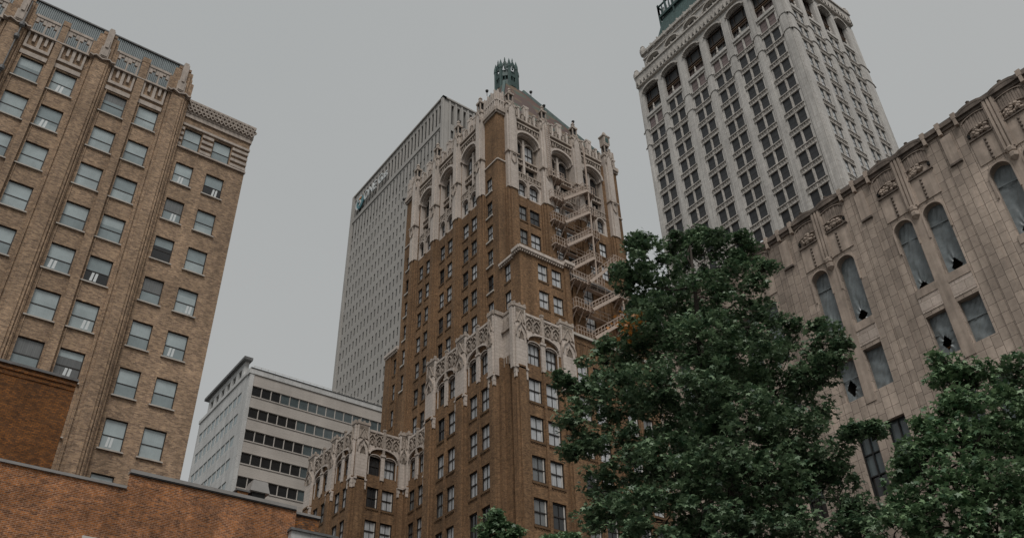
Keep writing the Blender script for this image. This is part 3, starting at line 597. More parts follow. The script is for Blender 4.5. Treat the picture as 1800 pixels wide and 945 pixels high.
for i,z in enumerate((193.2,184.0,175.0,165.8,156.8)):
    if i: landing(Bs,136.2,141.8,z,3.2).build('landing',fo)
    flight(Bs,140.6,z-9.0,151.0,z,out=3.6).build('stair_flight',fo) if z>160 else None
    mb=landing(Bs,149.5,154.5,z,3.4); mb.build('landing',fo)
    mb=MB().mat('m_esc'); Bs.box(mb,141.5,150,z-.3,z-.14,.2,1.6)
    for h in (1.3,2.6): mb.bar(Bs.P(141.5,z+h,1.6),Bs.P(150,z+h,1.6),.05)
    for q in range(3): mb.bar(Bs.P(143+q*3,z,1.6),Bs.P(143+q*3,z+2.6,1.6),.035)
    mb.build('walkway',fo)
for i,z in enumerate((148.2,138.8,129.6)):
    landing(Bt2,135.8,141.8,z,3.2).build('landing',fo); flight(Bt2,141.2,z,152.6,z+(12 if i==0 else 9.4),out=3.9).build('stair_flight',fo)
    landing(Bt2,152,156.5,z+(12 if i==0 else 9.4),3.6).build('landing',fo)
    mb=MB().mat('m_esc'); Bt2.box(mb,141.5,150,z-.3,z-.14,.2,1.6)
    for h in (1.3,2.6): mb.bar(Bt2.P(141.5,z+h,1.6),Bt2.P(150,z+h,1.6),.05)
    for q in range(3): mb.bar(Bt2.P(143+q*3,z,1.6),Bt2.P(143+q*3,z+2.6,1.6),.035)
    mb.build('walkway',fo)
mb=MB().mat('m_esc'); mb.bar(Bs.P(151.8,156,3.2),Bs.P(151.8,214,3.0),.16); mb.bar(Bs.P(136.2,193,2.6),Bs.P(136.2,216,2.0),.07); mb.bar(Bs.P(137.6,193,2.6),Bs.P(137.6,216,2.0),.07)
for q in range(22): mb.bar(Bs.P(136.2,194+q,2.55),Bs.P(137.6,194+q,2.55),.045)
mb.bar(Bt2.P(154,128,3.2),Bt2.P(154,147,3.2),.14)
mb.build('ladder',fo)
finish_windows(bt,WN)
# ================================================================== BUILDING: pale terracotta tower (right)
S=.95; Z0=gz(S); WN=[]
TA=Face('x',100,S); TB=Face('y',48.7,S)
tt=thing('office_tower','pale grey terracotta skyscraper with paired windows, arched top storey and a green copper roof edge','tower',(100*S,48.7*S,0))
rows=[132.85-4.09*k for k in range(18)]; wh=2.85
colsA=[[(79.75,81.05),(81.8,83.1)]]+[[(a-3.3+.05,a-1.95),(a-1.3,a)] for a in (77.5,71.47,65.7,60.05,54.35)]
piersA=[(83.6,84.8),(77.95,79.45),(71.95,73.8),(66.1,67.75),(60.4,61.95),(54.8,56.3),(48.7,50.45)]
colsB=[[(a,a+.95),(a+1.62,a+2.57)] for a in (102.4,107.45,112.6,117.6)]; piersB=[(100,102.0),(105.25,107.0),(110.3,112.15),(115.5,117.2),(120.6,123.4)]
w_=MB().mat('t_terra'); o_=MB().mat('t_orn'); ln=MB().mat('t_line')
colsA=[[(a-.09,c+.09) for a,c in b] for b in colsA]; ops=[]; st=dict(t=.04,rails=(.5,),fd=.08)
for bi,b in enumerate(colsA):
    for (a,c) in b:
        for i,t in enumerate(rows):
            ops.append((a,c,t-wh,t)); pm='t_pane'
            if t>132: pm='t_pane2' if bi!=1 else 't_pane'
            hid=1 if t<(98 if a<60 else 92) else 0
            WN.append((TA,a,c,t-wh,t,.16,st,'dark' if random.random()<.93 else 'frame_dark',pm,hid))
TA.wall(w_,48.7,84.8,Z0,133.4,ops,.35)
ops=[]
for b in colsB:
    for (a,c) in b:
        for t in rows: ops.append((a,c,t-wh,t)); WN.append((TB,a,c,t-wh,t,.2,dict(t=.09,rails=(.5,),fd=.1),'dark',pick(('pane_sky',3),('pane_curtain',1)),1))  # pale panes on this face: reflected sky put into their colour
TB.wall(w_,100,123.4,Z0,133.4,ops,.25)
back_sides(w_,S,100,123.4,48.7,84.8,Z0,142)
for f_,ps,cs in ((TA,piersA,colsA),(TB,piersB,colsB)):
    for a,b in ps:
        a,b=a+.06,b-.06; m_=MB().mat('t_terra'); hq=.55 if f_ is TA else .4; f_.box(m_,a,b,Z0,142.2,-.1,.26*hq); f_.box(m_,a+.28,b-.28,Z0,141.5,.1,.36*hq); 
        m_.mat('t_line'); 
        for z_ in (126.2,130.4):
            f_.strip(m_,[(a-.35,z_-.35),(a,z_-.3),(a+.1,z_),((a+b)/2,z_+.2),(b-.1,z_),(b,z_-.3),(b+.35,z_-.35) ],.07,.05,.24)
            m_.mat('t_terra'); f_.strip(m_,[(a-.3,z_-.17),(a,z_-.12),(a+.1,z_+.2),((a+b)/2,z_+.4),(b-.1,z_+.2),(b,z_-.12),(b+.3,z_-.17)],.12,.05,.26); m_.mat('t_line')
        m_.build('pier',tt)
    for b in cs:
        lo,hi=min(b[0][0],b[1][0])-.3,max(b[0][1],b[1][1])+.3; mid=(min(b[0][1],b[1][1])+max(b[0][0],b[1][0]))/2
        keep=(o_,ln); o_=MB().mat('t_orn'); ln=MB().mat('t_line')
        f_.box(o_,mid-.10,mid+.10,Z0,133.3,-.1,.12 if f_ is TA else .06)
        for t in rows:
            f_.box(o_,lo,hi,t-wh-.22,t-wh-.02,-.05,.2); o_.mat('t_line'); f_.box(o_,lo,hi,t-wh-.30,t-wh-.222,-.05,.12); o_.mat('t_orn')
            f_.box(o_,lo,hi,t+.02,t+.16,-.05,.16)
            for k in range(8):
                x=lo+(hi-lo)*(k+.5)/8; f_.box(o_,x-.07,x+.07,t+.28,t+1.0,-.05,.07)
                f_.strip(o_,[(x-.14,t+.95),(x,t+.5),(x+.14,t+.95)],.05,-.02,.13)
        o_.build('carved_spandrels',tt); o_,ln=keep
# arcade storey
for f_,cs,e0,e1 in ((TA,colsA,48.7,84.8),(TB,colsB,100,123.4)):
    bays=[(min(b[0][0],b[1][0])-.32,max(b[0][1],b[1][1])+.32) for b in cs]
    f_.wall(w_,e0,e1,133.4,143.2,[(a,b,134.2,141.9) for a,b in bays],.9)
    for a,b in bays:
        m_=MB().mat('t_terra'); f_.archfill(m_,a,b,140.9,141.9,-.9,0,10,142.0); m_.mat('t_orn'); f_.strip(m_,f_.arc(a-.1,b+.1,140.9,142.1,10),.34,-.1,.5); f_.strip(m_,f_.arc(a+.1,b-.1,140.8,141.7,10),.14,-.4,-.05)
        m_.mat('t_terra'); f_.box(m_,a,b,133.6,134.3,-.3,.25); m_.build('arch',tt)
        m_=MB().mat('t_brown'); c=(a+b)/2; w=b-a
        for x in (a+.02,a+w*.22,b-w*.22-.12,b-.14): f_.box(m_,x,x+.12,134.2,141.8,-.85,-.6)
        for z_ in (136.9,137.6,138.25,141.1): f_.box(m_,a,b,z_-.18,z_+.1,-.85,-.5)
        m_.mat('t_gold'); f_.box(m_,a,b,137.45,137.56,-.6,-.44); f_.box(m_,a,b,137.0,137.08,-.6,-.44)
        m_.mat('t_brown'); f_.box(m_,a,b,136.9,138.2,-.84,-.75); f_.box(m_,a,b,134.2,134.5,-.85,-.5)
        o=m_.build('arcade_window',tt); m_=MB().mat('t_pane'); f_.quad(m_,a,b,138.2,141.9,-.82); m_.mat('t_pane2' if random.random()<.5 else 'pane_mid'); f_.quad(m_,a,b,134.2,136.9,-.82); m_.build('pane',o)
        m_=MB().mat('t_orn'); c=f_.P((a+b)/2,134.3,.1); m_.lathe((c[0],c[1],0),[(.2,c[2]),(.28,c[2]+.4),(.12,c[2]+.8),(.2,c[2]+1.1),(.03,c[2]+1.9)],6); m_.build('finial',tt)
        # dentils over each arch
    o_.mat('t_orn'); f_.box(o_,e0,e1,143.2,146.2,-.8,.55); f_.box(o_,e0-.0,e1,146.2,146.6,-1,.8); ln.mat('t_line')
    n=int((e1-e0)/.55)
    for i in range(n): x=e0+(e1-e0)*(i+.5)/n; f_.box(o_,x-.14,x+.14,146.6,147.1+.35*(i%3==0),-.1,.5)
    n=int((e1-e0)/1.0)
    for i in range(n):
        x=e0+(e1-e0)*(i+.5)/n; m_=ln; m_=o_; m_.mat('t_line'); f_.box(m_,x-.14,x+.14,143.7,144.3,.5,.72); m_.mat('t_orn'); f_.strip(o_,[(x-.4,143.3),(x,144.6),(x+.4,143.3)],.14,.5,.66)
# second, set-back parapet with oval openings
TA2=Face('x',102,S); TB2=Face('y',50.7,S)
for f_,e0,e1 in ((TA2,50.7,83.7),(TB2,102,121.4)):
    nb=6 if f_ is TA2 else 4; wd=(e1-e0)/nb; bays=[(e0+wd*(i+.14),e0+wd*(i+.86)) for i in range(nb)]
    f_.wall(w_,e0,e1,145,154.4,[(a,b,148.6,152.1) for a,b in bays],1.4)
    for a,b in bays:
        m_=MB().mat('t_terra'); f_.archfill(m_,a,b,150.4,152.0,-1.2,0,10,152.15); m_.mat('t_orn'); f_.strip(m_,f_.arc(a-.05,b+.05,150.4,152.2,10),.32,-.1,.45)
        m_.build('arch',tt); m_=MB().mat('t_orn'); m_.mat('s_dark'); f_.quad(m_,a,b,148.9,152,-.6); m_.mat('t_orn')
        for k in range(7):
            x=a+(b-a)*(k+.5)/7; c=f_.P(x,149.0+random.uniform(0,.6),-.3); m_.lathe((c[0],c[1],0),[(.05,c[2]-.5),(.35,c[2]-.25),(.35,c[2]+.25),(.05,c[2]+.55)],6)
        m_.build('carved_foliage',tt)
        m_=MB().mat('t_orn'); c0=(a+b)/2
        for k in range(9): 
            c=f_.P(c0-1.0+k*.25,154.2+.5*math.cos((k-4)/4*1.5),.2); m_.lathe((c[0],c[1],0),[(.05,c[2]-.5),(.3,c[2]-.2),(.28,c[2]+.2),(.05,c[2]+.5)],6)
        m_.build('crest_ornament',tt)
    f_.box(o_,e0,e1,154.2,154.8,-.6,.5); f_.box(o_,e0,e1,152.6,152.9,-.1,.3); n=int((e1-e0)/.5)
    for i in range(n): x=e0+(e1-e0)*(i+.5)/n; f_.box(o_,x-.13,x+.13,154.8,155.2+.4*(i%4==0),-.1,.4)
    n=int((e1-e0)/1.0)
    for i in range(n): x=e0+(e1-e0)*(i+.5)/n; o_.mat('t_line'); f_.box(o_,x-.13,x+.13,153.0,153.6,.1,.3); o_.mat('t_orn')
for f_,u in ((TA,84.6),(TA,48.9),(TA2,83.5),(TB,123.1)):
    v=147 if f_ in (TA,TB) else 155.2; c=f_.P(u,v,0); o_.lathe((c[0],c[1],0),[(.6,c[2]-1),(.75,c[2]),(.7,c[2]+.7),(.4,c[2]+1.2),(.5,c[2]+1.4),(.03,c[2]+2.2)],8)
w_.wbox(102*S,121*S,51*S,83.5*S,RZ2:=1.7+(143-1.7)*S,1.7+(150-1.7)*S) if False else None
w_.mat('t_terra'); solid(w_,S,100.6,123.3,49.2,84.6,141.9,145.9); back_sides(w_,S,102,121.4,50.7,83.7,145,153)
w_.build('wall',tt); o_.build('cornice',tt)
# copper roof: steep slope, brackets, balustrade
m_=MB().mat('m_green'); T_=lambda x,y,z:(x*S,y*S,1.7+(z-1.7)*S)
b4=[(103,51.7),(120,51.7),(120,82.6),(103,82.6)]; t4=[(106.8,55.4),(116.6,55.4),(116.6,79.9),(106.8,79.9)]
for i in range(4): j=(i+1)%4; m_.face([T_(*b4[i],152),T_(*b4[j],152),T_(*t4[j],167.4),T_(*t4[i],167.4)])
ro=m_.build('copper_roof',tt)
m_=MB().mat('m_green'); q4=[(106.3,54.9),(117.1,54.9),(117.1,80.6),(106.3,80.6)]
for i in range(4):
    j=(i+1)%4; a,b=T_(*q4[i],167.4),T_(*q4[j],167.4); m_.bar(a,b,.5,.7); a2=T_(*q4[i],171.0); b2=T_(*q4[j],171.0); m_.bar(a2,b2,.3,.3)
    n=24 if i%2 else 10
    for k in range(n+1):
        A_=Vector(a).lerp(Vector(b),k/n); B_=Vector(a2).lerp(Vector(b2),k/n); m_.bar(A_,B_,.2 if k%2 else .34); 
        m_.lathe((B_.x,B_.y,0),[(.2,B_.z),(.3,B_.z+.4),(.05,B_.z+.9)],6) if k%2==0 else None
        if k%4==0: Cn=Vector(T_((q4[i][0]*(n-k)+q4[j][0]*k)/n*.9+111.7*.1,(q4[i][1]*(n-k)+q4[j][1]*k)/n*.95+68*.05,154)); m_.bar(A_,Vector((A_.x-.0,A_.y,A_.z-8.5)),.35)
m_.build('balustrade',ro)
m_=MB().mat('sign_white')
for k in range(28): 
    y=56.5+k*.85; m_.bar(T_(106.8,y,167.6),T_(106.8,y,170.2),.28)
m_.build('balusters',ro)
finish_windows(tt,WN)
# ================================================================== BUILDING: grey concrete slab tower with sign
S=.85; Z0=gz(S); WN=[]
GA=Face('x',100,S); GB=Face('y',162.5,S)
gt=thing('office_tower','tall grey concrete office slab with narrow slot windows and a lettered sign along its top','tower',(100*S,162.5*S,0))
w_=MB().mat('g_conc'); p_=2.085; cols=[163.9+p_*k for k in range(27)]; cw=.86
tops=[198.2-4.72*k for k in range(34)]
ops=[]
gst=dict(t=.06,rails=(),fd=.05)
for u in cols:
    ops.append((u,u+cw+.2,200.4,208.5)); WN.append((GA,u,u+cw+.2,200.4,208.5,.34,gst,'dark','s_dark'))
    for i,t in enumerate(tops):
        if t<100: break
        h=5.4 if i==0 else 2.75; t2=197.6 if i==0 else t
        if i==1: t2=t=tops[1]-.9
        ops.append((u,u+cw,t2-h,t2)); WN.append((GA,u,u+cw,t2-h,t2,.2,gst,'g_pane','g_pane'))
GA.wall(w_,162.5,220.5,Z0,210.4,ops,.36)
ops=[]; 
for k in range(12):
    u=102.9+2.26*k; ops.append((u,u+1.0,200.6,209.0)); WN.append((GB,u,u+1.0,200.6,209.0,1.0,gst,'dark','g_pane',0 if k<4 else 1))
    for i in range(9): t=198-4.72*i; ops.append((u,u+1.0,t-3.4,t)); WN.append((GB,u,u+1,t-3.4,t,.5,gst,'g_pane','g_pane',1))
GB.wall(w_,100,131,Z0,210.4,ops,1.0); back_sides(w_,S,100,131,162.5,220.5,Z0,210.4)
w_.build('wall',gt)
rb=MB().mat('g_conc')
for u in [162.5-0+.2]+[c-.62 for c in cols[1:]]: GA.box(rb,u-.22,u+.22,198.6,210.2,0,.14)
for k in range(12): u=102.2+2.26*k; GB.box(rb,u-.25,u+.25,120,210.2,0,.3)
GA.box(rb,162.0,220.7,210.4,211.0,-.8,.5); GB.box(rb,99.5,131,210.4,211.0,-.8,.5); GA.box(rb,162.2,163.2,Z0,210.4,-.1,.5); GA.box(rb,219.4,220.6,Z0,210.4,-.1,.5)
GA.box(rb,163.2,219.4,198.4,200.1,.0,.3)
rb.build('concrete_ribs',gt)
def text_mesh(txt,size,name,parent,mat,origin,sx=1.0,thick=.15):
    cu=D.curves.new('t','FONT'); cu.body=txt; cu.size=size; cu.extrude=thick; cu.resolution_u=3; cu.offset=.03
    to=D.objects.new('t',cu); sc.collection.objects.link(to); dg=bpy.context.evaluated_depsgraph_get(); me=D.meshes.new_from_object(to.evaluated_get(dg)); D.objects.remove(to); D.curves.remove(cu)
    org=parent_loc(parent); 
    for v in me.vertices: x,y,z=v.co; v.co=(origin[0]-z-org[0],origin[1]-x*sx-org[1],origin[2]+y-org[2])
    me.materials.clear(); me.materials.append(M[mat]); o=D.objects.new(name,me); sc.collection.objects.link(o); o.parent=parent; return o
s1=text_mesh('ONE Gas',4.7,'sign_lettering',gt,'sign_white',GA.P(210.6,201.9,.9),.74)
me=s1.data; ys=[v.co.y for v in me.vertices]; 
m_=MB().mat('sign_teal'); c0=213.6; 
def disc(mb,f,cu,cv,r,d0,d1,k=20,a0=0,a1=6.2832,ri=0):
    pts=[(cu+r*math.cos(a0+(a1-a0)*i/k),cv+r*math.sin(a0+(a1-a0)*i/k)) for i in range(k+1)]
    f.strip(mb,[(cu+(r+ri)/2*math.cos(a0+(a1-a0)*i/k),cv+(r+ri)/2*math.sin(a0+(a1-a0)*i/k)) for i in range(k+1)],r-ri,d0,d1)
disc(m_,GA,c0,203.6,2.6,.5,.9,ri=.9); m_.mat('sign_white'); disc(m_,GA,c0,203.6,2.9,.5,1.0,12,-1.2,2.2,2.3); disc(m_,GA,c0+.4,203.2,1.5,.5,1.1,12,1.0,4.4,.9); m_.mat('sign_orange'); disc(m_,GA,c0-.8,204.4,1.2,.5,1.1,10,0,1.8,.6)
m_.build('sign_emblem',gt)
finish_windows(gt,WN)
# ================================================================== BUILDING: beige office block with ribbon windows
S=1.2; Z0=gz(S); WN=[]
CB=Face('y',100,S); CA=Face('x',33.6,S)
ct=thing('office_block','low beige office block with five dark ribbons of windows, behind the orange brick wall','building',(33.6*S,100*S,0))
w_=MB().mat('bg_wall'); st=dict(t=.03,rails=(),fd=.06); ops=[]; rws=[59.08-3.065*k for k in range(9)]
for i,t in enumerate(rws):
    for k in range(17):
        a=34.17+1.312*k; ops.append((a,a+1.25,t-1.38,t)); dark=k<(3,5,6,6,6,6,6,6,6)[i]
        WN.append((CB,a,a+1.25,t-1.38,t,.14,st,'frame_white','pane_dark' if dark else 'l_dim',1 if i>4 or k>14 else 0))
M['l_dim']=pane_mat('dim_reflecting_pane',(.075,.095,.10),jit=.15,rough=.15,fold=.03)
CB.wall(w_,34.12,60,Z0,60.75,ops,.16)
for t in rws: CB.box(w_,34.12,60,t+.02,t+.10,-.02,.05); CB.box(w_,34.12,60,t-1.55,t-1.4,-.02,.07)
w_.mat('bg_white'); ops=[]
for i,t in enumerate(rws):
    for k in range(10):
        a=102.2+1.5*k; ops.append((a,a+1.4,t-1.5,t-.05)); WN.append((CA,a,a+1.4,t-1.5,t-.05,.14,st,'frame_white','l_pane2',1 if i>4 else 0))
CA.wall(w_,100,118,Z0,61.0,ops,.16); CB.box(w_,33.57,34.12,Z0,61.0,-.4,.05); CB.box(w_,33.4,60,60.75,61.5,-.8,.12); CA.box(w_,99.9,118,61.0,61.5,-.8,.15)
back_sides(w_,S,33.6,60,100,118,Z0,61.0)
w_.build('wall',ct)
m_=MB().mat('coping'); CB.box(m_,33.5,60,61.5,61.58,-.5,.2); m_.build('coping',ct)
m_=MB().mat('frame_white'); 
for k in range(26): m_.bar(CB.P(34+k,61.55,-.3),CB.P(34+k,62.1,-.3),.05)
m_.bar(CB.P(34,62.1,-.3),CB.P(60,62.1,-.3),.05); m_.build('roof_railing',ct)
PA=Face('x',33.75,S); m_=MB().mat('bg_white'); PA.wall(m_,103.2,116,61.4,64.2,[(104+2*k,105.2+2*k,62.1,63.3) for k in range(6)],.3); m_.face([PA.P(103.2,61.4),PA.P(103.2,64.2),(34.3*S,103.2*S,PA.P(0,64.2)[2]),(34.3*S,103.2*S,PA.P(0,61.4)[2])])
m_.mat('coping'); solid(m_,S,33.3,34.5,102.6,117,64.2,64.6); m_.mat('pane_dark')
for k in range(6): PA.quad(m_,104+2*k,105.2+2*k,62.1,63.3,-.28)
m_.build('penthouse',ct)
finish_windows(ct,WN)
# ================================================================== BUILDING: left buff brick building
S=.57; Z0=gz(S); WN=[]
LB=Face('y',100,S); LR=Face('y',100.6,S)
lt=thing('brick_building','large buff brick office building at the left with pale stone parapet panels and pipe','building',(17.5*S,100*S,0))
w_=MB().mat('l_brick'); lst=dict(t=.04,rails=(.46,),fd=.12,sill=slab_sill); ops=[]
rws=[97.0-6.675*k for k in range(11)]
pairs=[(-15.5,-11.15),(-4.45,-.1),(6.6,11.1)]
def lwin(f,a,b,c,d,hid=0):
    u=random.random(); pm=('l_pane','l_pane') if u<.35 else ('l_pane','l_pane2') if u<.75 else ('l_pane2','l_pane')
    s=dict(lst,split=random.choice((.46,.46,.46,.3,.62,.75)))
    if random.random()<.14: pm=random.choice((('pane_mid','l_pane2'),('l_pane','pane_mid'),('l_pane2','pane_dark')))
    
    if random.random()<.28: s['lamp']=random.uniform(.15,.6)
    WN.append((f,a,b,c,d,.32,s,'frame_dark',pm,hid))
for (p,q) in pairs:
    for a,b in ((p,p+2.98),(q,q+2.92)):
        for i,t in enumerate(rws): ops.append((a,b,t-3.85,t)); lwin(LB,a,b,t-3.85,t,1 if i>7 else 0)
LB.wall(w_,-22,17.5,Z0,101.6,ops,.6)
for u0,u1 in ((3.0,6.6),(14.0,17.5),(-8.1,-4.5),(-19.2,-15.6)):
    c0,c1=u0+.35,u1-.35
    m_=MB().mat('l_brick'); LB.box(m_,c0,c1,Z0,105.6,-.1,.35); LB.box(m_,c0+.45,c1-.45,Z0,106.6,.3,.62); LB.box(m_,u0,u1,101.6,104.9,-.6,.3)
    LB.box(m_,c0+.1,c1-.1,105.6,106.9,-.5,.3); LB.box(m_,c0+.5,c1-.5,106.9,107.4,-.5,.5); 
    LB.box(m_,c0+.15,c0+.28,Z0,100.8,.35,.5); LB.box(m_,c1-.28,c1-.15,Z0,100.8,.35,.5)
    LB.box(m_,c0+.8,c1-.8,Z0,100.9,.6,.8)
    m_.mat('l_stone'); c=(u0+u1)/2; LB.box(m_,c-.42,c+.42,102.2,107.6,.5,1.0); LB.box(m_,c-.6,c+.6,102.0,104.0,.5,.9); LB.box(m_,c-.3,c+.3,107.6,108.1,.2,.8); LB.box(m_,c-.2,c+.2,103.8,105.4,.9,1.15)
    m_.build('pier',lt)
for (p,q) in pairs:
    m_=MB().mat('l_brick'); LB.box(m_,p+2.98+.25,q-.25,Z0,105.0,-.3,.45); LB.box(m_,p+2.98+.2,q-.2,105,105.9,-.3,.5)
    for a,b in ((p,p+2.98),(q,q+2.92)):
        LB.box(m_,a+.0,a+.12,Z0,98,0,.12); LB.box(m_,b-.12,b,Z0,98,0,.12) if 0 else None
    m_.build('pilaster',lt)
    for a,b in ((p,p+2.95),(q,q+2.92)):
        m_=MB().mat('l_stone'); LB.box(m_,a-.25,b+.15,97.25,98.0,-.05,.16)                       # lintel
        LB.box(m_,a-.2,b+.1,98.5,99.0,-.05,.28); LB.box(m_,a-.2,a+.08,99.0,101.6,-.05,.28); LB.box(m_,b-.18,b+.1,99.0,101.6,-.05,.28)
        c=(a+b)/2; LB.box(m_,c-.2,c+.2,99.0,101.6,-.05,.28)
        for x in ((a+c)/2,(b+c)/2): LB.box(m_,x-.17,x+.17,99.9,101.6,-.05,.28)
        LB.box(m_,a-.3,b+.2,101.5,101.85,-.1,.4)
        LB.box(m_,c-.11,c+.11,101.8,104.9,-.1,.2); LB.box(m_,a-.2,a+.02,101.8,104.9,-.1,.2); LB.box(m_,b-.12,b+.1,101.8,104.9,-.1,.2)
        LB.box(m_,a-.2,b+.1,104.75,105.2,-.3,.3)
        for h0,h1 in ((a+.02,c-.11),(c+.11,b-.12)):
            w=(h1-h0)
            for (x,y) in ((0,3),(1,3),(2,3),(0,2),(2,2),(3,3),(3,2),(4,3),(1,1.3)) if 0 else ((.0,.0),(.32,.0),(.68,.0),(.0,-.5),(.68,-.5)):
                LB.box(m_,h0+w*x,h0+w*x+w*.3,104.25+y,104.75+y,-.1,.2)
        m_.build('parapet_panel',lt)
wv=MB().mat('l_stone'); 
for (p,q) in pairs:
    for (a,b) in ((q+2.92,q+2.92+4.0),):
        pass
LB.box(wv,-22,17.6,101.45,101.65,.3,.5)
for c in (4.8,15.75,-6.3,-17.4): LB.strip(wv,[(c-1.7,101.7),(c-1.3,101.55),(c-.9,101.9),(c,101.5),(c+.9,101.9),(c+1.3,101.55),(c+1.7,101.7)],.2,.3,1.0)
wv.build('string_course',lt)
sl=MB().mat('sill_white')
for (p,q) in pairs:
    for a,b in ((p,p+2.98),(q,q+2.92)):
        pass
# right section
ops=[]
for a,b in ((18.12,20.62),(22.48,25.12)):
    for i,t in enumerate(rws): ops.append((a,b,t-3.75,t)); lwin(LR,a,b,t-3.75,t,1 if i>7 else 0)
LR.wall(w_,17.5,27.7,Z0,99.6,ops,.6)
back_sides(w_,S,-22,27.7,100.6,135,Z0,99.6); back_sides(w_,S,-22,17.5,100,130,95,101.5,top=True)
w_.build('wall',lt)
m_=MB().mat('l_brick'); LR.box(m_,17.5,27.7,97.4,99.6,-.3,.12); m_.mat('l_stone'); LR.box(m_,17.5,27.8,98.9,99.7,-.3,.35)
segs=[(17.5,18.0),(20.75,22.35),(25.25,27.7)]
for k in range(4):
    z_=93.3+k*1.02
    for a,b in segs: LR.box(m_,a,b,z_,z_+.5,-.1,.25)
LR.box(m_,17.5,27.8,92.9,93.15,-.1,.3); LR.box(m_,17.5,27.8,97.3,97.7,-.1,.28)
m_.build('stone_bands',lt)
m_=MB().mat('l_stone'); LR.box(m_,17.5,27.9,99.7,101.8,-.8,.45)
for r_ in range(3):
    n=15
    for i in range(n):
        x=17.6+10.2*(i+.5*(r_%2))/n; z_=99.8+r_*.65
        LR.strip(m_,[(x,z_+.6),(x+.34,z_+.1),(x+.68,z_+.6),(x+.34,z_+.9)],.16,.4,.72,closed=True)
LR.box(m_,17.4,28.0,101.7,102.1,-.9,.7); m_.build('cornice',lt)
m_=MB().mat('l_metal'); LP=Face('y',103,S)
LP.quad(m_,-40,16.6,101,111,0); m_.face([LP.P(16.6,101,0),LP.P(16.6,101,-20),LP.P(16.6,111,-20),LP.P(16.6,111,0)]); m_.face([LP.P(-40,111,0),LP.P(16.6,111,0),LP.P(16.6,111,-20),LP.P(-40,111,-20)])
for i in range(150): x=-22+38.5*i/150; LP.box(m_,x,x+.10,101,110.8,0,.14)
m_.build('metal_penthouse',lt)
m_=MB().mat('coping'); LP.box(m_,-40,16.8,110.9,111.15,-.3,.3); m_.build('roof_edge',lt)
m_=MB().mat('coping'); m_.tube([LB.P(-5.66,106.4,.9),LB.P(-5.66,101.9,.95),LB.P(-5.66,60,.9)],.05); 
for z_ in (101.3,92.6,98.9): c=LB.P(-5.66,z_,1.0); m_.lathe((c[0],c[1],0),[(.06,c[2]-.3),(.2,c[2]-.15),(.2,c[2]+.15),(.06,c[2]+.3)],8)
m_.build('conduit_pipe',lt)
finish_windows(lt,WN)
# ================================================================== BUILDING: taller rust brick wall (left bottom) and orange brick wall
S=.48; Z0=gz(S)
DB=Face('y',100,S); dt=thing('brick_building','dark rust brown windowless brick building in front of the buff brick offices, lower left','building',(0,48,0))
m_=MB().mat('d_brick'); DB.wall(m_,-18,14,Z0,53.2,[],.1); back_sides(m_,S,-18,14,100,112,Z0,53.0); m_.build('wall',dt)
m_=MB().mat('coping'); DB.box(m_,-18,14.1,53.2,53.5,-.6,.25); m_.mat('d_brick'); DB.box(m_,-18,14,52.6,52.9,-.1,.12); DB.box(m_,-18,14,52.0,52.2,-.1,.08); m_.build('coping',dt)
S=.40; Z0=gz(S)
OB=Face('y',100,S); OE=Face('y',100.7,S); ot=thing('brick_building','low orange brick wall of an old building with grey metal coping, bottom left','building',(20*S,40,0))
m_=MB().mat('o_brick'); OB.wall(m_,-25,22,Z0,42.3,[(18.9,21.6,29,36.0)],.6); OB.wall(m_,22,42.2,Z0,44.2,[],.1); m_.mat('o_dark'); OE.wall(m_,42.2,45.6,Z0,44.0,[],.1); OE.box(m_,42.2,45.6,42.2,42.5,-.05,.12)
m_.mat('o_brick'); back_sides(m_,S,-25,45.6,100.7,118,Z0,42.0); m_.face([OB.P(42.2,0,0),OB.P(42.2,0,-.7),OB.P(42.2,44.2,-.7),OB.P(42.2,44.2,0)])
m_.build('wall',ot)
m_=MB().mat('vent'); OB.box(m_,22,42.1,44.2,44.6,-.8,.22); OE.box(m_,42.2,45.7,44.0,44.3,-.6,.2); OB.box(m_,-25,22,42.3,42.6,-.6,.2); m_.mat('dark'); OB.box(m_,22,42.1,44.05,44.2,-.1,.18); OE.box(m_,42.2,45.7,43.85,44.0,-.1,.12); m_.build('coping',ot)
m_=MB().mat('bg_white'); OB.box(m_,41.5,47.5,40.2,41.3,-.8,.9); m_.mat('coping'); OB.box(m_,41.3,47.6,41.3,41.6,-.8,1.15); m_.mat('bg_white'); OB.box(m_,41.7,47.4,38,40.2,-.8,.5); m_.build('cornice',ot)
m_=MB().mat('frame_white'); 
for q in ((18.8,21.7,35.9,36.4),(18.8,19.15,29,35.9),(21.35,21.7,29,35.9),(19.15,21.35,32.3,32.6)): OB.box(m_,*q,-.3,.2)
m_.build('window_frame',ot); m_=MB().mat('pane_dark'); OB.quad(m_,18.9,21.6,29,36,-.5); m_.build('pane',ot)
m_=MB().mat('vent'); OV=Face('y',101.5,S)
def frus(mb,f,u0,u1,v0,v1,d0,d1,ti): mb.hexa([f.P(u0,v0,d0),f.P(u1,v0,d0),f.P(u1,v0,d1),f.P(u0,v0,d1),f.P(u0+ti,v1,d0+ti),f.P(u1-ti,v1,d0+ti),f.P(u1-ti,v1,d1-ti),f.P(u0+ti,v1,d1-ti)])
frus(m_,OV,36.1,38.6,45.6,47.1,-1.2,1.2,.35); m_.mat('dark'); OV.box(m_,36.5,38.2,44.7,45.6,-.8,.8); m_.mat('d_brick'); OV.box(m_,34.7,36.0,44.6,45.3,-.6,.9); m_.mat('coping'); OV.box(m_,34.5,36.2,45.3,45.5,-.8,1.0); m_.build('vent_hood',ot)
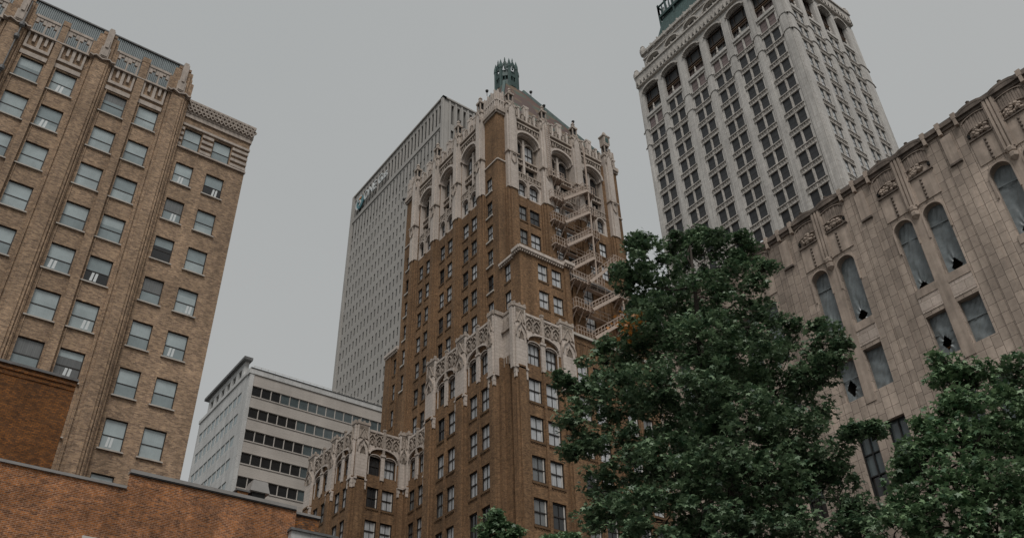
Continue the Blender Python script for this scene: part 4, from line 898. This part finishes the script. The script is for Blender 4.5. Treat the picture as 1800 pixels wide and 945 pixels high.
# ================================================================== BUILDING: stone building on the right
S=.38; Z0=gz(S)
SA=Face('x',100,S)
stn=thing('stone_building','weathered pinkish stone building with tall arched windows covered in plastic sheeting','building',(38,10,0))
w_=MB().mat('s_stone'); ops=[]
bays=[36.8+13.95*k for k in (-3,-2,-1,0,1,2,3)]
def sheet(f,a,b,c,d,parent,arch,seed,hole=True):
    rs=random.Random(seed); m_=MB().mat('plastic'); nu,nv=44,int(44*(d-c)/(b-a)*.8); hu,hv=rs.uniform(.5,.68),rs.uniform(.05,.12) if arch else rs.uniform(.25,.42); hw_,hh=rs.uniform(.2,.28),rs.uniform(.08,.13) if arch else rs.uniform(.15,.22)
    ph=[rs.uniform(0,6) for _ in range(6)]; V={}
    for i in range(nu+1):
        for j in range(nv+1):
            u=i/nu; v=j/nv; e=math.sin(math.pi*u); 
            ang=math.atan2(v-hv,(u-hu)*.6); rad=math.hypot(v-hv,(u-hu)*.6)
            dd=(.10 if hole else 0)*e*math.sin(ang*9+ph[0])*math.exp(-rad*4)+(0 if hole else .05)*e*math.sin(v*11+u*13+ph[5])*math.exp(-v*2)+.05*e*math.sin(u*9+v*5+ph[1])+.04*e*math.sin(v*17-u*6+ph[2])+.03*math.sin(u*23+v*31+ph[3])*e+.18*e*math.sin(v*2.2+ph[4])
            V[i,j]=f.P(a+(b-a)*u,c+(d-c)*v,-.85+dd)
    for i in range(nu):
        for j in range(nv):
            u=(i+.5)/nu; v=(j+.5)/nv
            if hole and abs(u-hu)/hw_+abs(v-hv)/hh<1: continue
            m_.face([V[i,j],V[i+1,j],V[i+1,j+1],V[i,j+1]])
    m_.mat('s_pale') if 0 else None
    f.strip(m_,[(a+.05,c+(d-c)*(.72 if arch else .55)),(b-.05,c+(d-c)*(.74 if arch else .57))],.14,-.8,-.68) if rs.random()<.6 else None
    o=m_.build('plastic_sheet',parent)
    m_=MB().mat('timber'); zz_=c+(d-c)*(hv-.02); f.box(m_,a+.1,b-.1,zz_-.10,zz_+.10,-1.9,-1.7) if rs.random()<.6 else None; f.box(m_,b-.07,b,c+(d-c)*rs.uniform(0,.5),c+(d-c)*.8,-1.2,-1.05); m_.build('timber_brace',parent)
wi=0
for ui in bays:
    for (a,b) in ((ui,ui+2.85),(ui+4.55,ui+7.3)):
        ops+=[(a,b,67.6,78.4),(a,b,57.3,63.4),(a,b,44.0,52.85),(a,b,30,38)]
        vis=ui<60
        for (c,d,arch) in ((67.6,78.35,True),(57.3,63.4,False)):
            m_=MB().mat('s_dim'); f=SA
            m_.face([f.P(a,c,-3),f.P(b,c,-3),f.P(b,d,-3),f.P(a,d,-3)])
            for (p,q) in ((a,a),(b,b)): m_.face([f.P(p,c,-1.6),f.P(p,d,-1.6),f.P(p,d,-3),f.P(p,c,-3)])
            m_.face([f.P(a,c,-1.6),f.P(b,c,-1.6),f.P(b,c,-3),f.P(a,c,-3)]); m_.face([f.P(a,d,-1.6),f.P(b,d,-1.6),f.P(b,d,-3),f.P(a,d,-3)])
            if arch:
                m_.mat('s_smooth'); f.archfill(m_,a,b,d-1.43,d,-1.55,0,14,d+.06); f.strip(m_,[(a-.12,c+6)]+[(a-.12,d-1.5)]+f.arc(a-.12,b+.12,d-1.43,d+.12,14)+[(b+.12,d-1.5),(b+.12,c+6)],.2,-.05,.2)
            m_.mat('coping'); f.box(m_,a,b,c,c+.12,-1.5,-.9)
            wo_=m_.build('window',stn); wi+=1; sheet(f,a,b,c,d,wo_,arch,wi,hole=(wi%4!=2))
        m_=MB().mat('dark'); 
        for u in (a,(a+b)/2-.07,b-.16): SA.box(m_,u,u+.16,44,52.85,-.9,-.6)
        for v in (44,46.9,49.8,52.7): SA.box(m_,a+.16,b-.16,v,v+.15,-.9,-.62)
        o=m_.build('window',stn); m_=MB().mat('l_dim'); SA.quad(m_,a,b,47,52.85,-.85); m_.mat('pane_dark'); SA.quad(m_,a,b,44,47,-.85); m_.build('pane',o)
        # dark lower openings
        m_=MB().mat('pane_dark'); SA.quad(m_,a,b,30,38,-.8); m_.mat('dark'); SA.box(m_,(a+b)/2-.08,(a+b)/2+.08,30,38,-.8,-.6); m_.build('window',stn)
SA.wall(w_,-10,88,Z0,88.0,ops,1.6)
back_sides(w_,S,100,150,-10,88,Z0,88.0); w_.face([(38,-3.8,0),(57,-3.8,0),(57,-3.8,34.5),(38,-3.8,34.5)])
# vertical relief strips in the ashlar between bays
for ui in bays:
    p0,p1=ui+7.3,ui+13.95
    for x,w,d in ((p0+1.1,.75,.05),(p0+2.3,1.9,.09),(p0+4.6,.7,.05)): SA.box(w_,x,x+w,Z0,82,-.05,d)
w_.build('wall',stn)
for ui in bays:
    # centre mullion pier, fluted near the top, and spandrels
    m_=MB().mat('s_smooth'); c0,c1=ui+2.95,ui+4.45
    SA.box(m_,c0,c1,56,79.0,-.05,.10); SA.box(m_,c0-.1,c1+.1,79.0,88.3,-.1,.3)
    for k in range(3): x=c0+.05+k*.5; SA.box(m_,x,x+.32,78.8 if k==1 else 79.2,88.6,.25,.48)
    for k in range(2): c=SA.P((c0+c1)/2+.0,78.9-k*.9,.15); m_.lathe((c[0],c[1],0),[(.02,c[2]-.3),(.22,c[2]-.1),(.25,c[2]+.1),(.1,c[2]+.25)],7)
    m_.build('mullion_pier',stn)
    for a,b in ((ui,ui+2.85),(ui+4.55,ui+7.3)):
        m_=MB().mat('s_pale'); SA.box(m_,a-.1,b+.1,64.0,66.3,-.1,.06); m_.mat('s_smooth'); SA.box(m_,a-.1,b+.1,66.3,67.5,-.1,.14); m_.build('spandrel_panel',stn)
        m_=MB().mat('s_smooth'); c=(a+b)/2
        SA.box(m_,a-.55,b+.45,79.2,83.3,-.05,.12)
        m_.mat('s_black')
        SA.box(m_,a-.7,b+.55,83.3,83.5,-.05,.35)
        for k in range(6): c_=SA.P(c,79.5+k*.62,.14); m_.lathe((c_[0],c_[1],0),[(.02,c_[2]-.09),(.075,c_[2]-.03),(.075,c_[2]+.04),(.02,c_[2]+.09)],6)
        # carved foliage relief
        m_.mat('s_smooth'); rs=random.Random(int(a*10))
        for k in range(26):
            t=rs.uniform(-1,1); x=c+t*(b-a)*.42; v=83.8+rs.uniform(0,1.5)*(1-.5*abs(t)); c_=SA.P(x,v,.2); r=rs.uniform(.07,.15)
            m_.lathe((c_[0],c_[1],0),[(.02,c_[2]-r),(r,c_[2]-r*.3),(r,c_[2]+r*.3),(.02,c_[2]+r)],6)
        # fluted arched hood
        n=12; wd=b-a+1.0; x0=a-.55
        for k in range(n):
            t=(k+.5)/n; x=x0+wd*t; lift=1.0*math.sin(math.pi*t); m_.mat('s_stain')
            SA.box(m_,x-wd/n*.45,x+wd/n*.45,84.6+lift*.7,86.6+lift*.6,-.1,.24 if k%2 else .18)
        m_.mat('s_stain'); SA.strip(m_,SA.arc(x0,x0+wd,84.5,85.3,10),.10,.1,.3); SA.strip(m_,SA.arc(x0,x0+wd,86.6,87.3,10),.14,.1,.34)
        m_.mat('s_dark'); SA.box(m_,x0+.02,x0+.34,84.0,84.5,.05,.3); SA.box(m_,x0+wd-.34,x0+wd-.02,84.0,84.5,.05,.3)
        m_.mat('s_black'); SA.strip(m_,SA.arc(x0-.1,x0+wd+.1,88.1,88.9,10),.4,-.6,.58)
        c_=SA.P(c,89.1,.2); m_.lathe((c_[0],c_[1],0),[(.10,c_[2]-.2),(.12,c_[2]),(.07,c_[2]+.08),(.11,c_[2]+.16),(.02,c_[2]+.25)],7)
        m_.build('carved_hood',stn)
    m_=MB().mat('s_smooth'); p0=ui+7.9; p1=ui+13.3
    SA.box(m_,p0+1.6,p0+3.1,81.9,86.6,-.05,.35); m_.mat('s_black'); SA.box(m_,p0+1.5,p0+3.2,81.6,81.9,-.05,.4)  # dark strip below the tablet is its shadow, painted as stone
    m_.build('stone_tablet',stn)
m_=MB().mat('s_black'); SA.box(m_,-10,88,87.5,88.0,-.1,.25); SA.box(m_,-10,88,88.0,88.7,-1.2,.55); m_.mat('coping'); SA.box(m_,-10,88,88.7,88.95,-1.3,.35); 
m_.mat('s_smooth')
for ui in bays:
    for x in (ui+8.2,ui+10.6,ui+12.9): SA.box(m_,x-.32,x+.32,88.1,89.1,-.3,.62); SA.box(m_,x-.22,x+.22,87.0,88.1,.1,.6)
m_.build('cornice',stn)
mb=MB().mat('sign_white'); p=EYE+ray(1341,429)*(38.4/ray(1341,429)[0]); mb.lathe((p[0],p[1],0),[(.16,p[2]-.12),(.28,p[2]),(.2,p[2]+.14),(.05,p[2]+.2)],8); mb.bar((p[0],p[1],p[2]-.5),(p[0],p[1],p[2]-.1),.06); mb.build('roof_lamp',stn)
# ================================================================== TREES
def star(k=5):
    pts=[]
    for i in range(k):
        a=math.pi*(.5+(i-(k-1)/2)*.40*5/k); L=1-.12*abs(i-(k-1)/2); pts.append((L*math.cos(a),L*math.sin(a))); 
        if i<k-1: a2=math.pi*(.5+(i+.5-(k-1)/2)*.40*5/k); pts.append((.42*math.cos(a2),.42*math.sin(a2)))
    pts.append((-.06,-.25)) ; pts.insert(0,(.06,-.25))
    return np.array(pts)
LEAF=star()
def leaves(name,P,size,mat,parent,up=.75):
    n=len(P); k=len(LEAF); rg=RNG
    nrm=rg.normal(size=(n,3)); nrm[:,2]=np.abs(nrm[:,2])*.9+up; nrm[:,:2]+=-.35*np.array([F[0],F[1]]); nrm/=np.linalg.norm(nrm,axis=1)[:,None]
    t=rg.normal(size=(n,3)); t[:,2]-=.8; t-= (t*nrm).sum(1)[:,None]*nrm; t/=np.linalg.norm(t,axis=1)[:,None]; b=np.cross(nrm,t)
    sz=size*rg.uniform(.5,1.35,n); 
    rr=np.hypot(LEAF[:,0],LEAF[:,1]); droop=-.22*rr*rr
    V=P[:,None,:]+sz[:,None,None]*(LEAF[None,:,1,None]*t[:,None,:]+LEAF[None,:,0,None]*b[:,None,:]+droop[None,:,None]*nrm[:,None,:])
    V=V.reshape(-1,3)-np.array(parent_loc(parent)); me=D.meshes.new(name); me.vertices.add(n*k); me.vertices.foreach_set('co',V.ravel()); me.loops.add(n*k); me.loops.foreach_set('vertex_index',np.arange(n*k,dtype=np.int32))
    me.polygons.add(n); me.polygons.foreach_set('loop_start',np.arange(n,dtype=np.int32)*k); me.polygons.foreach_set('loop_total',np.full(n,k,dtype=np.int32)); me.update(calc_edges=True); me.validate()
    me.materials.append(M[mat]); o=D.objects.new(name,me); sc.collection.objects.link(o); o.parent=parent; return o
def tree(label,base,blobs,mat,leaf=.068,dens=1.0,height=None,extra=None):
    """blobs: (px,py,radius_px,distance) measured positions of the boughs; each becomes a real bough at that distance"""
    t=thing('leafy_tree',label,'tree',(base[0],base[1],0),'leafy trees in front of the buildings'); pts=[]; centres=[]
    for (px,py,r,h) in blobs:
        c=at(px,py,h); rm=.88*r/FPX*np.linalg.norm(c-EYE); centres.append((c,rm))
        nsub=int(max(5,46*dens*(rm/.8)**2.2))
        d=RNG.normal(size=(nsub,3)); d/=np.linalg.norm(d,axis=1)[:,None]; rad=RNG.uniform(.25,1,nsub)**.5*rm*1.0
        sc_=c+d*rad[:,None]*np.array([1,1,.9])
        ns=3; e=RNG.normal(size=(ns,3)); e[:,2]=np.abs(e[:,2])*.8; e/=np.linalg.norm(e,axis=1)[:,None]; sc_=np.concatenate([sc_]+[c+e*rm*k for k in (1.08,)])
        for q in sc_:
            nl=int(RNG.integers(26,54)); e=RNG.normal(size=(nl,3)); e/=np.linalg.norm(e,axis=1)[:,None]; s_=RNG.uniform(.11,.23)
            pts.append(q+e*(RNG.uniform(.3,1,nl)[:,None]**.6)*s_*np.array([1.25,1.25,.7]))
    P=np.concatenate(pts); leaves('crown',P,leaf,mat,t)
    # trunk and limbs
    tr=MB().mat('bark'); top=max(c[2] for c,_ in centres); b0=Vector((base[0],base[1],0)); cen=np.mean([c for c,_ in centres],axis=0)
    tx=Vector((cen[0],cen[1],top-1.0)); axis=[b0.lerp(tx,k/8)+Vector((.12*math.sin(k*1.7),.12*math.cos(k*2.1),0))*(k>0) for k in range(9)]
    tr.tube(axis,[.30,.24,.2,.17,.14,.11,.08,.05,.02],9); to=tr.build('trunk',t,smooth=True)
    br=MB().mat('bark'); nodes=[(axis[i].lerp(axis[i+1],k/3),.10-.008*i) for i in range(2,8) for k in range(3)]
    order=sorted(centres,key=lambda q:(Vector(q[0]).xy-tx.xy).length)
    for c,rm in order:
        c=Vector(c); best=min(nodes,key=lambda n:(n[0]-c).length+2.2*max(0,n[0].z-c.z+.25)); st_,r0=best
        r1=min(.05,r0*.75); side=Vector(RNG.normal(size=3))*.12
        mid=st_.lerp(c,.5)+Vector((0,0,-.10))+side; q1=st_.lerp(mid,.5)+side*.3
        br.tube([st_,q1,mid,mid.lerp(c,.55)+side*.3,c],[r1,r1*.8,r1*.6,r1*.4,.006],6)
        nodes+=[(q1,r1*.8),(mid,r1*.6),(c,r1*.35)]
        for _ in range(4):
            d=Vector(RNG.normal(size=3)).normalized()*rm*.85; s0=mid.lerp(c,.5+.12*_); br.tube([s0,s0.lerp(c+d,.5)+Vector(RNG.normal(size=3))*.05,c+d],[.014,.009,.003],5)
    br.build('branches',t,smooth=True)
    return t
main=[(1130,422,13,16.5),(1116,434,15,16.4),(1240,410,13,17),(1222,416,13,17),(1300,420,12,17.4),(1186,422,13,17.2),(1262,418,11,17),(1322,434,13,17.5),(1092,476,12,16.3),(1066,612,12,16.2),(990,668,13,16),(1390,575,13,16.8),(1442,575,13,16),(1480,610,12,15.8),(1008,795,12,15.6),(1348,470,13,17.3),(1240,438,36,17),(1200,455,38,17.5),(1140,450,34,16.5),(1115,480,38,16.2),(1275,470,40,17.2),(1310,460,30,17.5),(1165,500,55,16.8),(1235,520,65,16.4),(1300,530,60,17.2),(1330,575,45,17),
(1104,500,24,16.4),(1124,545,38,16.6),(1112,604,48,16.0),(1060,640,42,16.3),(1160,580,70,15.8),(1235,610,80,15.6),(1310,630,75,16),(1370,610,40,16.8),(1375,680,60,16.4),
(1420,655,42,16.2),(1450,610,36,16),(1440,660,34,16),(1468,640,22,15.8),(1010,680,28,16),(1045,690,36,16),(1025,715,22,15.8),(1085,700,55,15.7),(1150,690,75,15.4),(1230,710,85,15),(1310,740,80,15.2),(1390,760,62,15.6),
(1000,745,18,15.6),(1020,780,26,15.7),(1060,770,42,15.8),(1110,800,60,15.4),(1180,810,70,15),(1260,830,85,14.8),(1345,850,75,15),(1430,840,55,15.4),(1462,800,34,15.2),(1478,838,22,15.3),(1445,850,40,15.6),(1500,890,22,15.2),(1410,800,40,16),(1496,762,15,15),(1522,758,14,15),(1538,756,10,15),(1440,720,25,16.2),
(1060,850,38,15.6),(1080,905,50,15.2),(1150,910,65,14.8),(1230,930,75,14.6),(1330,940,75,14.7),(1420,925,60,15),(1490,900,50,15.1),(1520,940,40,15),(1040,920,26,15.5),
(1180,560,60,18.5),(1260,600,70,18.6),(1130,680,60,18.4),(1290,690,70,18.6),(1360,760,55,18.4),(1150,800,60,18.2),(1250,780,80,18.4),(1100,880,60,18),(1220,890,80,18.3),(1330,880,70,18.2),(1200,1000,90,15.5),(1330,1020,90,15.8),(1100,1000,60,15.5),(1450,1000,60,15.5)]
b1=at(1300,945,16.6)
t1=tree('big dark green leafy tree, tallest and widest, between brown tower and stone building',b1,main,'leaf',dens=1.15)
P=np.concatenate([at(px,py,15.3)+RNG.normal(size=(11,3))*.11 for px,py in ((1098,560),(1110,572),(1120,560),(1106,586),(1090,570))]); o=leaves('autumn_leaves',P,.07,'leaf_orange',t1)
right=[(1658,640,20,13.2),(1665,670,24,13.2),(1690,665,26,13.3),(1722,672,26,13.4),(1660,720,18,13),(1688,715,30,13.1),(1735,700,34,13.2),(1785,650,24,13.6),(1795,690,34,13.6),(1775,730,45,13.3),(1740,760,45,13),(1800,780,50,13.2),(1690,780,42,12.9),
(1650,775,28,12.9),(1628,795,28,12.9),(1604,800,20,12.9),(1600,832,24,12.9),(1620,840,48,12.7),(1680,850,52,12.6),(1745,850,55,12.7),(1800,870,50,12.9),(1584,888,26,12.8),(1612,910,42,12.6),(1670,920,55,12.5),(1740,935,50,12.6),(1570,940,45,12.6),(1790,940,50,12.8),(1628,748,12,12.9),
(1680,1000,80,12.8),(1800,1000,80,13),(1850,760,70,13.4),(1860,880,80,13.2),(1580,1010,60,13)]
b2=at(1760,945,13.2)
t2=tree('mid green leafy tree at the right edge, in front of the stone building','x' and b2,right,'leaf2',leaf=.058,dens=1.5)
small=[(872,906,9,21),(868,920,14,21),(888,934,18,21),(855,940,14,21),(912,946,18,21),(975,956,18,21),(1000,945,14,21),(1022,958,18,21),(940,978,30,21),(880,985,50,21),(990,990,50,21),(930,1040,70,21)]
b3=at(930,1000,21)
t3=tree('small bright green treetop just showing along the bottom edge below the brick tower',b3,small,'leaf2',leaf=.075,dens=1.3)
